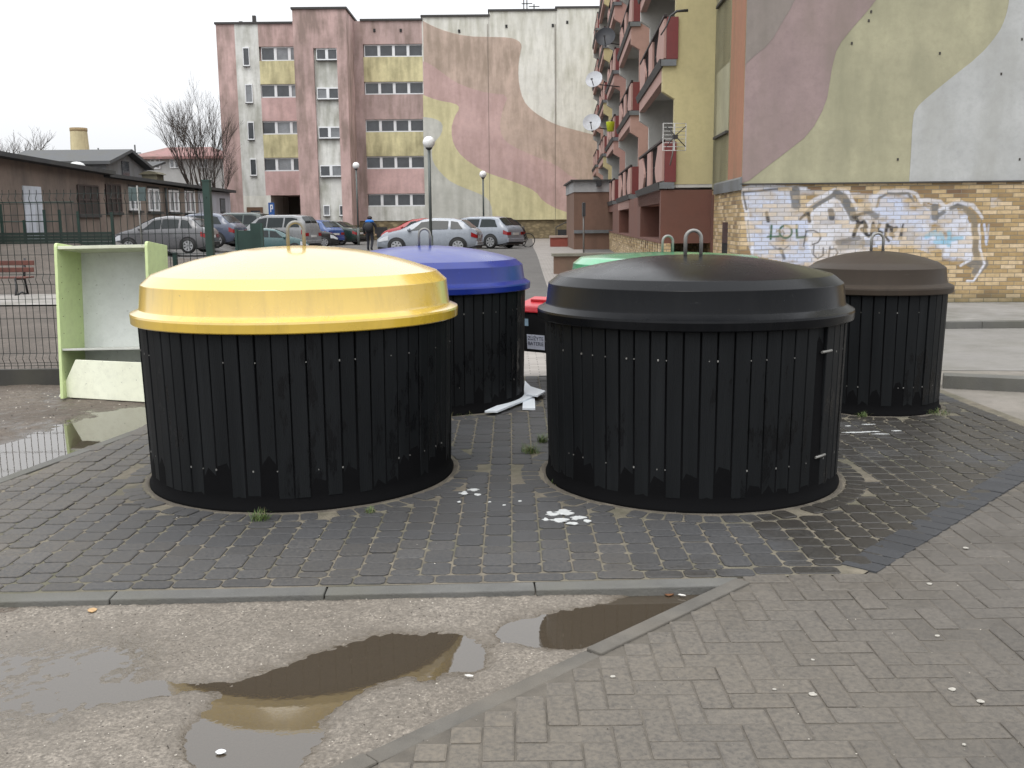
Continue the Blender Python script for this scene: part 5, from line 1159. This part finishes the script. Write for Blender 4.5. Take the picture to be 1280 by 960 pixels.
# cabinet
CX, CY = -3.84, 9.18
cabm = M('lime_green_laminate', (.56, .67, .33), .45, .05, 2, grime=.35, gcol=(.38, .42, .22), speck=.5); cabw = M('white_laminate_board', (.66, .68, .68), .45, .06, 2, speck=.4, grime=.45, gcol=(.45, .46, .45), gscale=.9); cabs = M('grey_shelf_laminate', (.5, .51, .47), .5)
CB = thing('cabinet', 'discarded lime green open cabinet with white back leaning against the fence', 'cabinet', (CX, CY, -.015)); CB.rotation_euler = (R(-6.0), R(-.6), R(-1.5))
hw, dp, hh, tk = .445, .50, 1.47, .028
ps = lambda x0, x1: MB().prism([(0, 0), (dp, 0), (dp, hh), (.03, hh), (.008, hh - .012), (0, hh - .04)], lambda y, z, d: (d, y, z), x0, x1)
ps(-hw, -hw + tk).build('side_panel', cabm, CB, bevel=.003); ps(hw - tk, hw).build('side_panel', cabm, CB, bevel=.003)
MB().box(-hw + tk, hw - tk, .012, dp - .002, hh - .06, hh - .03).build('top_panel', M('cream_laminate', (.62, .64, .50), .45, .05, 2, grime=.3, speck=.4), CB, bevel=.003)
MB().box(-hw + tk, hw - tk, dp - .012, dp - .004, .02, hh - .062).build('back_panel', cabw, CB)
MB().box(-hw + tk, hw - tk, .02, dp - .014, .455, .475).build('shelf', cabs, CB, bevel=.002)
MB().box(-hw + tk, hw - tk, .10, dp - .014, .12, .14).build('shelf', cabs, CB, bevel=.002)
dm = MB()
for z in (.25, .62, .78, .95, 1.1, 1.25):
    for y in (.07, .42): dm.box(-hw + tk - .001, -hw + tk + .0015, y - .004, y + .004, z - .004, z + .004)
dm.build('peg_hole', black_rub, CB)
a = [G(74, 496, -.02), G(192, 503, -.02)]; tl_, tr_ = P(95, 449.5, 9.25), P(196, 454, 9.12)
tr_ = Vector(tl_) + (Vector(a[1]) - Vector(a[0])) * .9
nrm = (Vector(a[1]) - Vector(a[0])).cross(Vector(tl_) - Vector(a[0])).normalized(); f4 = [Vector(v) for v in (a[0], a[1], tr_, tl_)]
lo = MB().hexa([v - nrm * .009 for v in f4], [v + nrm * .009 for v in f4]).build('loose_panel', M('pale_lime_panel', (.82, .84, .68), .4, .04, 2, grime=.25, gcol=(.5, .5, .35), speck=.5), bevel=.003); tag(lo, 'pale lime loose board leaning on the foot of the cabinet', 'board')
# bench in the yard
bn = thing('park_bench', 'brown slatted park bench on dark cast legs beyond the fence', 'bench', (P(20, 362, 23.5)[0] - .5, 23.2, zg(-12, 23)), R(-3))
wood = M('brown_bench_wood', (.10, .032, .022), .6, .25, 4); bl_ = 1.05
lg = lambda x: MB().tube([(x, -.28, 0), (x, -.20, .22), (x, -.22, .42), (x, .18, .40), (x, .27, .0)], .026, 6).tube([(x, -.28, .02), (x, 0, .10), (x, .27, .02)], .022, 6).tube([(x, .16, .40), (x, .26, .88)], .028, 6)
for x in (-bl_ + .2, bl_ - .25): lg(x).build('leg', darksteel, bn)
for k in range(2): MB().box(-bl_, bl_, .15 + .04 * k, .18 + .04 * k, .56 + .16 * k, .67 + .16 * k).build('back_slat', wood, bn, bevel=.01)
for k in range(4): MB().box(-bl_, bl_, -.22 + .1 * k, -.135 + .1 * k, .43, .465).build('seat_slat', wood, bn, bevel=.008)
# rail fence and low green boarding before the outbuilding
lbd = thing('board_fence', 'long low dark green board fence with rails in front of the brown outbuilding', 'fence', (P(70, 300, 36.8)[0], 36.8, .62))
x0, x1 = P(-60, 300, 36.8)[0] - lbd.location.x, P(140, 300, 36.8)[0] - lbd.location.x; z0 = lbd.location.z
top = P(80, 290, 36.8)[2] - z0; bd = MB()
for k in range(6): bd.box(x0, x1, 0, .03, .05 + (top - .05) * k / 6, .05 + (top - .05) * (k + .93) / 6)
bd.build('boards', M('dark_green_boards', (.014, .028, .022), .7, .3, 2), lbd)
for px, pt in ((2, 255), (30, 275), (56, 262), (75, 262), (98, 264), (140, 265)):
    x = P(px, 290, 36.8)[0] - lbd.location.x; MB().box(x - .04, x + .04, .032, .12, 0, P(px, pt, 36.8)[2] - z0).build('post', greenmetal, lbd)
rl_ = MB(); 
for py, xa, xb in ((253, -60, 90), (277, -60, 75)): rl_.tube([(P(xa, py, 36.8)[0] - lbd.location.x, .13, P(30, py, 36.8)[2] - z0), (P(xb, py, 36.8)[0] - lbd.location.x, .13, P(30, py, 36.8)[2] - z0)], .025, 6)
rl_.build('rail', greenmetal, lbd)
# road signs seen from behind
ts = thing('sign_post', 'grey post carrying two road signs seen from behind, by the outbuilding windows', 'sign post', (P(176, 300, 33)[0], 33, zg(-12.5, 33)))
zt = P(174, 232, 33)[2] - ts.location.z; MB().tube([(.05, 0, 0), (0, 0, zt)], .035, 8).build('post', steel, ts)
bk_ = M('sign_back_grey_green', (.07, .10, .10), .5, .15)
MB().box(-.29, -.03, -.02, -.002, zt - .5, zt - .05).build('sign_plate', bk_, ts); MB().box(.03, .28, -.02, -.002, zt - .5, zt - .05).build('sign_plate', bk_, ts)

# globe lamps
globe = M('white_globe_glass', (.80, .80, .79), .25, .03); lpm = M('lamp_post_grey_green', (.10, .115, .11), .5, .12)
def lamp(label, px, py, D, r):
    p = P(px, py, D); z0 = zg(p[0], D); o = thing('street_lamp', label, 'street lamp', (p[0], D, z0), 0, 'globe lamps of the car park'); h = p[2] - z0
    MB().tube([(0, 0, 0), (0, 0, 1.0)], .075, 12).tube([(0, 0, 1.0), (0, 0, h - r * .9)], .05, 12).build('post', lpm, o)
    MB().ball((0, 0, h), r, 24).build('globe', globe, o); MB().lathe([(.05, h - r * 1.25), (r * .55, h - r * .95), (r * .55, h - r * .8)], 16).build('collar', darksteel, o)
lamp('nearest globe lamp, its tall post rising behind the blue container', 536, 178, 33, .20)
lamp('globe lamp standing behind the silver estate car', 603.7, 218, 56, .20)
lamp('globe lamp beside the stair tower, left of the walking person', 445, 207, 58, .20)

# ================================================================== CARS
tyre_m = black_rub; rim_m = M('alloy_rim', (.45, .46, .47), .35, .1, metal=.6)
red_l = M('red_tail_lamp', (.26, .010, .012), .2, .1); head_l = M('headlamp_glass', (.55, .57, .60), .12, .1); plate_m = M('number_plate', (.6, .6, .58), .5); trim_m = M('black_car_trim', (.018, .018, .019), .5)
carglass = M('car_window_glass', (.012, .017, .018), .12, .4, 1.2, spec=.25)
def paint(name, c): return M(name, c, .28, .05, 1.0, coat=.6, spec=.5, grime=.12, gcol=(.1, .09, .08))
# per kind: roof line (x from tail, z), belt, length, width
KIND = {
 'hatch': dict(L=4.0, W=1.70, roof=[(0, .86), (.06, .98), (.25, 1.10), (.55, 1.38), (.95, 1.485), (1.7, 1.52), (2.2, 1.45), (2.6, 1.28), (3.05, 1.02), (3.35, .95), (3.75, .82), (4.0, .60)], belt=[(0, .80), (.3, .98), (2.6, .93), (3.05, .90), (3.6, .80), (4.0, .56)], win=[(.52, 1.02, 1.0), (1.12, 1.80, 1), (1.86, 2.62, 1)], ws=(2.18, 3.0), rw=(.2, .62), wx=(.72, 3.18), wr=.31),
 'estate': dict(L=4.65, W=1.76, roof=[(0, .84), (.05, .98), (.22, 1.12), (.55, 1.42), (.95, 1.49), (2.2, 1.50), (2.7, 1.43), (3.1, 1.24), (3.55, 1.0), (3.9, .93), (4.4, .80), (4.65, .56)], belt=[(0, .80), (.3, .96), (3.1, .92), (3.55, .88), (4.3, .78), (4.65, .52)], win=[(.5, 1.45, 1), (1.55, 2.25, 1), (2.32, 3.1, 1)], ws=(2.68, 3.5), rw=(.16, .55), wx=(.85, 3.75), wr=.32),
 'sedan': dict(L=4.45, W=1.72, roof=[(0, .80), (.05, .94), (.3, 1.0), (.75, 1.04), (1.3, 1.33), (1.7, 1.42), (2.3, 1.43), (2.65, 1.36), (3.05, 1.12), (3.35, .97), (3.8, .9), (4.2, .78), (4.45, .54)], belt=[(0, .76), (.3, .94), (3.0, .90), (3.4, .86), (4.1, .76), (4.45, .50)], win=[(1.05, 1.4, 1), (1.48, 2.15, 1), (2.22, 3.0, 1)], ws=(2.62, 3.3), rw=(.8, 1.4), wx=(.9, 3.6), wr=.31),
 'van': dict(L=4.5, W=1.80, roof=[(0, .9), (.05, 1.2), (.15, 1.45), (.35, 1.68), (.8, 1.76), (2.4, 1.77), (2.9, 1.66), (3.3, 1.38), (3.65, 1.08), (4.0, .98), (4.35, .84), (4.5, .62)], belt=[(0, .9), (.2, 1.08), (3.2, 1.02), (3.65, .98), (4.2, .84), (4.5, .58)], win=[(.3, 1.2, 1), (1.3, 2.2, 1), (2.28, 3.2, 1)], ws=(2.9, 3.62), rw=(.1, .34), wx=(.85, 3.65), wr=.33)}
def ip(tab, x):
    if x <= tab[0][0]: return tab[0][1]
    for (a, b), (c, d) in zip(tab[:-1], tab[1:]):
        if x <= c: return b + (d - b) * (x - a) / (c - a)
    return tab[-1][1]
def car(label, kind, col, pmat, px, D, yaw, scale=1.0, dz=0.0, rims=rim_m):
    K = KIND[kind]; L, W = K['L'], K['W'] / 2; p = P(px, 300, D)
    o = thing('parked_car', label, 'car', (p[0], D, zg(p[0], D) + dz), R(yaw), 'cars in the car park'); o.scale = scale if isinstance(scale, tuple) else (scale,) * 3
    def wid(x): e = min(x, L - x); return W * (1 - .16 * max(0, 1 - e / .55) ** 2.2)
    def surf(x, s):                    # s 0..6: sill, flank, shoulder, belt, side glass top, roof edge, centre line
        zr, zb_ = ip(K['roof'], x), ip(K['belt'], x); zb_ = min(zb_, zr - .03); w_0 = wid(x); zl = .20 + .10 * max(0, 1 - min(x, L - x) / .4)
        gh = max(0, zr - zb_); tum = min(.26, .46 * gh)
        c = [(w_0 * .93, zl), (w_0 * .995, zl + .14), (w_0, zl + (zb_ - zl) * .6), (w_0 * .965, zb_), (w_0 * .965 - tum * .9, zr - min(.07, gh * .3)), (w_0 * .965 - tum - .10, zr - min(.02, gh * .1)), (0, zr)]
        i = min(5, int(s)); f = s - i; return c[i][0] + (c[i + 1][0] - c[i][0]) * f, c[i][1] + (c[i + 1][1] - c[i][1]) * f
    xs_ = sorted(set([0, .02, .08, .18, L - .02, L - .08, L - .2] + [r_[0] for r_ in K['roof']] + list(np.linspace(.3, L - .3, 12))))
    ss = [0, .5, 1, 1.5, 2, 2.5, 3, 3.5, 4, 4.5, 5, 5.5, 6]
    b = MB(); rows = []
    for x in xs_:
        h_ = [surf(x, s) for s in ss]; rows.append([(x - L / 2, -y, z) for y, z in h_] + [(x - L / 2, y, z) for y, z in h_[-2::-1]])
    m_ = len(rows[0]); b.add([v for r_ in rows for v in r_], [(i * m_ + j, i * m_ + j + 1, (i + 1) * m_ + j + 1, (i + 1) * m_ + j) for i in range(len(rows) - 1) for j in range(m_ - 1)] + [tuple(range(m_)), tuple(range((len(rows) - 1) * m_, len(rows) * m_))] + [(i * m_, (i + 1) * m_, (i + 1) * m_ + m_ - 1, i * m_ + m_ - 1) for i in range(len(rows) - 1)], 0, True)
    b.build('body', pmat, o, autos=40)
    def patch(name, x0, x1, sa, sb, mat, both=True, off=.012, nx_=8, ns=4, slant=(0, 0)):
        mb = MB()
        for sd in ((-1, 1) if both else (-1,)):
            vs = []
            for j in range(ns + 1):
                s = sa + (sb - sa) * j / ns; t = j / ns; a = x0 + slant[0] * t; c = x1 + slant[1] * t
                for i in range(nx_ + 1):
                    x = a + (c - a) * i / nx_; y, z = surf(x, s); vs.append((x - L / 2, sd * (y + off), z + off * (.35 if sa < 4 else 1)))
            mb.add(vs, [(j * (nx_ + 1) + i, j * (nx_ + 1) + i + 1, (j + 1) * (nx_ + 1) + i + 1, (j + 1) * (nx_ + 1) + i) for j in range(ns) for i in range(nx_)], 0, True)
        return mb.build(name, mat, o)
    for (a, c, _) in K['win']:
        for sd in (-1, 1):
            vs = []; first_, last_ = a == K['win'][0][0], c == K['win'][-1][1]
            for j in range(5):
                t = j / 4; s = 3.12 + .75 * t; aa = a + (.22 * t if first_ else 0); cc = c - (.42 * t if last_ else 0)
                for i in range(7): x = aa + (cc - aa) * i / 6; y, z = surf(x, s); vs.append((x - L / 2, sd * (y + .02), z))
            MB().add(vs, [(j * 7 + i, j * 7 + i + 1, j * 7 + i + 8, j * 7 + i + 7) for j in range(4) for i in range(6)], 0, True).build('side_window', carglass, o)
    patch('windscreen', K['ws'][0], K['ws'][1], 4.9, 6, carglass, off=.014); patch('rear_window', K['rw'][0], K['rw'][1], 4.9, 6, carglass, off=.014)
    hi = 2.4 if kind != 'van' else 2.9
    for sd in (-1, 1):
        for nm, x0, x1, s0_, s1_, mt in (('tail_light', .004, .22, 2.1, 2.8, red_l), ('headlight', L - .50, L - .06, 1.9, 2.75, head_l)):
            vs = []
            for j in range(4):
                for i in range(6): x = x0 + (x1 - x0) * i / 5; y, z = surf(x, s0_ + (s1_ - s0_) * j / 3); vs.append((x - L / 2 + (-.012 if nm[0] == 't' else .012), sd * (y + .012), z))
            k = 24; e = 0 if nm[0] == 't' else 5     # wrap round the end face
            for j in range(4): x, y, z = vs[j * 6 + e]; vs.append((x, y - sd * .30, z))
            q = [(j * 6 + i, j * 6 + i + 1, j * 6 + i + 7, j * 6 + i + 6) for j in range(3) for i in range(5)] + [(j * 6 + e, k + j, k + j + 1, (j + 1) * 6 + e) for j in range(3)]
            MB().add(vs, q, 0, True).build(nm, mt, o)
        MB().ball((L * .62 - L / 2 + (.18 if kind != 'sedan' else .1), sd * (W + .05), 1.0), .11, 10, 0, (.7, .9, .75)).build('wing_mirror', pmat, o)
        for wx_ in K['wx']:
            y = sd * (wid(wx_) + .004); x = wx_ - L / 2; r_ = K['wr']
            MB().add([(x + (r_ + .06) * math.cos(q), y + sd * .006, max(.2, r_ + (r_ + .06) * math.sin(q))) for q in np.linspace(0, 2 * math.pi, 25)[:-1]], [tuple(range(24))]).build('wheel_arch', trim_m, o)
            prof_ = [(r_ * .66, -.10), (r_ * .95, -.10), (r_, -.07), (r_, .0), (r_ * .96, .02), (r_ * .68, .025)]
            ty = MB(); N = 24
            ty.add([(x + rr * math.cos(2 * math.pi * j / N), y + sd * (.012 + dd), r_ + rr * math.sin(2 * math.pi * j / N)) for rr, dd in prof_ for j in range(N)], [(i * N + j, i * N + (j + 1) % N, (i + 1) * N + (j + 1) % N, (i + 1) * N + j) for i in range(5) for j in range(N)], 0, True)
            wq = ty.build('wheel', tyre_m, o); rm_ = MB()
            rm_.add([(x + r_ * .66 * math.cos(2 * math.pi * j / N), y + sd * .014, r_ + r_ * .66 * math.sin(2 * math.pi * j / N)) for j in range(N)], [tuple(range(N))], 1)
            for k in range(7):
                q = 2 * math.pi * k / 7; c_, s_ = math.cos(q), math.sin(q); pr_ = [(.0, -.028), (r_ * .66, -.045), (r_ * .66, .045), (0, .028)]
                rm_.add([(x + u * c_ - v * s_, y + sd * .026, r_ + u * s_ + v * c_) for u, v in pr_], [(0, 1, 2, 3)])
            rm_.add([(x + rr * math.cos(2 * math.pi * j / N), y + sd * .030, r_ + rr * math.sin(2 * math.pi * j / N)) for rr in (r_ * .58, r_ * .68) for j in range(N)], [(j, (j + 1) % N, N + (j + 1) % N, N + j) for j in range(N)])
            rm_.build('rim', [rims, trim_m], wq)
    MB().box(-L / 2 - .022, -L / 2 - .003, -.26, .26, .62, .73).build('number_plate', plate_m, o); MB().box(-L / 2 - .04, -L / 2 + .18, -W * .84, W * .84, .30, .47).box(L / 2 - .16, L / 2 + .03, -W * .80, W * .80, .24, .42).build('bumper', trim_m if col == 'd' else pmat, o, bevel=.03)
    MB().box(-L / 2 + .02, L / 2 - .02, -W * .86, W * .86, .17, .26).build('underbody', trim_m, o)
    return o
silver = paint('silver_car_paint', (.27, .30, .345)); greyp = paint('grey_car_paint', (.115, .115, .122)); dblue = paint('slate_blue_car_paint', (.07, .085, .13)); dgreen = paint('dark_green_car_paint', (.012, .03, .024)); teal = paint('teal_car_paint', (.035, .10, .105)); blackp = paint('black_car_paint', (.012, .012, .014)); bluep = paint('blue_car_paint', (.025, .07, .22)); redp = paint('red_car_paint', (.36, .018, .02)); whitep = paint('pale_silver_car_paint', (.22, .225, .23))
car('dark grey hatchback parked behind the mesh fence, nearest the outbuilding', 'hatch', 'd', greyp, 207, 41, 176)
car('slate blue hatchback showing its rear right of the green fence post', 'hatch', 'd', dblue, 248, 46.5, 172, 1.05)
car('dark green van half hidden behind the green gate leaf', 'van', 'd', dgreen, 292, 52, 168, .95)
car('pale silver people carrier with arched roof beyond the yellow lid', 'van', 'c', whitep, 345, 50, 160, .97)
car('small teal car with bright headlight behind the yellow lid loop', 'hatch', 'c', teal, 341, 45, 12, .80, -.12)
car('black car showing its headlight right of the yellow lid loop', 'sedan', 'd', blackp, 372, 53, 20, .93)
car('blue hatchback between the black car and the dark green saloon', 'hatch', 'c', bluep, 388, 58, 150, .98)
car('dark green saloon parked before the stair tower', 'sedan', 'd', dgreen, 412, 60, 160, 1.0)
car('red hatchback behind the silver hatchback', 'hatch', 'c', redp, 522, 58, 170, 1.0)
car('light silver hatchback in front, beneath the nearest lamp post', 'hatch', 'c', silver, 538, 43, 172, (1.08, 1.05, .97))
car('silver estate car with red tail lamp beside the bicycles', 'estate', 'c', silver, 592, 49, 150, 1.03)
car('black hatchback mostly hidden by the silver estate car', 'hatch', 'd', blackp, 611, 54, 140, 1.0)

# bicycles
def bike(label, px, D, yaw, frame):
    p = P(px, 300, D); o = thing('bicycle', label, 'bicycle', (p[0], D, zg(p[0], D)), R(yaw), 'bicycles by the cars'); r_ = .34
    for x in (-.53, .53):
        ring = [(x + r_ * math.cos(q), 0, r_ + r_ * math.sin(q)) for q in np.linspace(0, 2 * math.pi, 25)]; wq = MB().tube(ring, .024, 6, 0, True, False).build('wheel', black_rub, o)
        sp_ = MB()
        for q in np.linspace(0, 2 * math.pi, 13)[:-1]: sp_.tube([(x, 0, r_), (x + .33 * math.cos(q), 0, r_ + .33 * math.sin(q))], .004, 3, 0, False, False)
        sp_.build('spokes', steel, wq)
    MB().tube([(-.53, 0, .34), (-.05, 0, .30), (.36, 0, .78), (-.22, 0, .80), (-.05, 0, .30)], .022, 6).tube([(-.53, 0, .34), (-.22, 0, .80), (-.26, 0, .95)], .018, 6).tube([(.53, 0, .34), (.36, 0, .78), (.32, 0, 1.0)], .02, 6).build('frame', frame, o)
    MB().tube([(.28, -.28, 1.02), (.34, -.1, 1.0), (.34, .1, 1.0), (.28, .28, 1.02)], .016, 6).build('handlebar', darksteel, o); MB().box(-.38, -.14, -.07, .07, .95, 1.0).build('saddle', black_rub, o, bevel=.03)
bike('bicycle standing right of the silver estate car, wheel towards the path', 647, 50, 8, M('black_bike_frame', (.02, .02, .022), .4)); bike('pale bicycle leaning close behind the silver estate car', 639, 51.5, 25, M('pale_bike_frame', (.5, .5, .48), .4))

# person walking away
pp = P(462.5, 300, 46); pz = zg(pp[0], 46); PE = None or thing('person', 'person in black jacket and dark trousers walking away, blue hood and dark backpack', 'person', (pp[0], 46, pz), R(-8)); PE.scale = (1.16, 1.12, .92)
def skin(name, joints, edges, rad, mats, parent, sub=2):
    me = bpy.data.meshes.new(name); me.from_pydata(joints, edges, []); o = bpy.data.objects.new(name, me); COL.objects.link(o); o.parent = parent
    md = o.modifiers.new('skin', 'SKIN'); sd = o.modifiers.new('sub', 'SUBSURF'); sd.levels = sd.render_levels = sub
    for i, r_ in enumerate(rad): me.skin_vertices[0].data[i].radius = (r_[0], r_[1]) if isinstance(r_, tuple) else (r_, r_)
    me.skin_vertices[0].data[0].use_root = True
    for m_ in mats: me.materials.append(m_)
    md.use_smooth_shade = True; return o
if True:
    J = [(0, 0, .88), (0, .01, 1.08), (0, 0, 1.28), (0, 0, 1.40), (0, .03, 1.48), (0, .05, 1.60), (-.09, 0, .84), (-.10, .10, .47), (-.10, .02, .08), (-.10, .15, .05), (.09, 0, .84), (.10, -.02, .46), (.10, -.20, .12), (.10, -.08, .05), (-.20, 0, 1.36), (-.25, -.02, 1.10), (-.25, .08, .86), (-.25, .11, .77), (.20, 0, 1.36), (.25, .03, 1.10), (.25, -.03, .86), (.25, -.04, .77)]
    Ed = [(0, 1), (1, 2), (2, 3), (3, 4), (4, 5), (0, 6), (6, 7), (7, 8), (8, 9), (0, 10), (10, 11), (11, 12), (12, 13), (3, 14), (14, 15), (15, 16), (16, 17), (3, 18), (18, 19), (19, 20), (20, 21)]
    rad = [(.16, .12), (.15, .11), (.18, .12), (.13, .09), .06, (.085, .105), .085, .06, .045, .04, .085, .06, .045, .04, .065, .05, .04, .035, .065, .05, .04, .035]
    def have_skin(me):
        bm = bmesh.new(); bm.from_mesh(me); bm.verts.layers.skin.verify(); bm.to_mesh(me); bm.free()
    me = bpy.data.meshes.new('body'); me.from_pydata(J, Ed, []); have_skin(me); bo = bpy.data.objects.new('body_src', me); COL.objects.link(bo)
    for i, r_ in enumerate(rad): me.skin_vertices[0].data[i].radius = r_ if isinstance(r_, tuple) else (r_, r_)
    me.skin_vertices[0].data[0].use_root = True; bo.modifiers.new('skin', 'SKIN'); s_ = bo.modifiers.new('sub', 'SUBSURF'); s_.levels = s_.render_levels = 2
    dg = bpy.context.evaluated_depsgraph_get(); mesh = bpy.data.meshes.new_from_object(bo.evaluated_get(dg)); mesh.name = 'body'; bpy.data.objects.remove(bo)
    jac = M('black_jacket', (.016, .016, .02), .8, .2, 5); tro = M('dark_trousers', (.02, .021, .028), .85, .2, 5); skn = M('skin', (.42, .26, .19), .6); shoe = M('dark_shoe', (.02, .018, .016), .6)
    mesh.materials.clear()
    for m_ in (jac, tro, skn, shoe): mesh.materials.append(m_)
    for p_ in mesh.polygons:
        z = p_.center.z; x = abs(p_.center.x); p_.use_smooth = True
        p_.material_index = 2 if (z > 1.49 or (x > .19 and z < .84)) else (0 if (z > .82 or x > .185) else (3 if z < .09 else 1))
    body = bpy.data.objects.new('body', mesh); COL.objects.link(body); body.parent = PE
    MB().ball((0, .045, 1.635), .105, 16, 0, (.95, 1.08, .95)).build('hair', M('dark_hair', (.03, .02, .015), .7), PE)
    MB().ball((0, .0, 1.455), .16, 16, 0, (1.15, .85, .62)).build('hood', M('bright_blue_hood', (.02, .16, .55), .8), PE)
    MB().ball((0, -.16, 1.17), .20, 16, 0, (.95, .62, 1.25)).build('backpack', M('black_backpack', (.022, .022, .026), .75, .2, 6), PE)
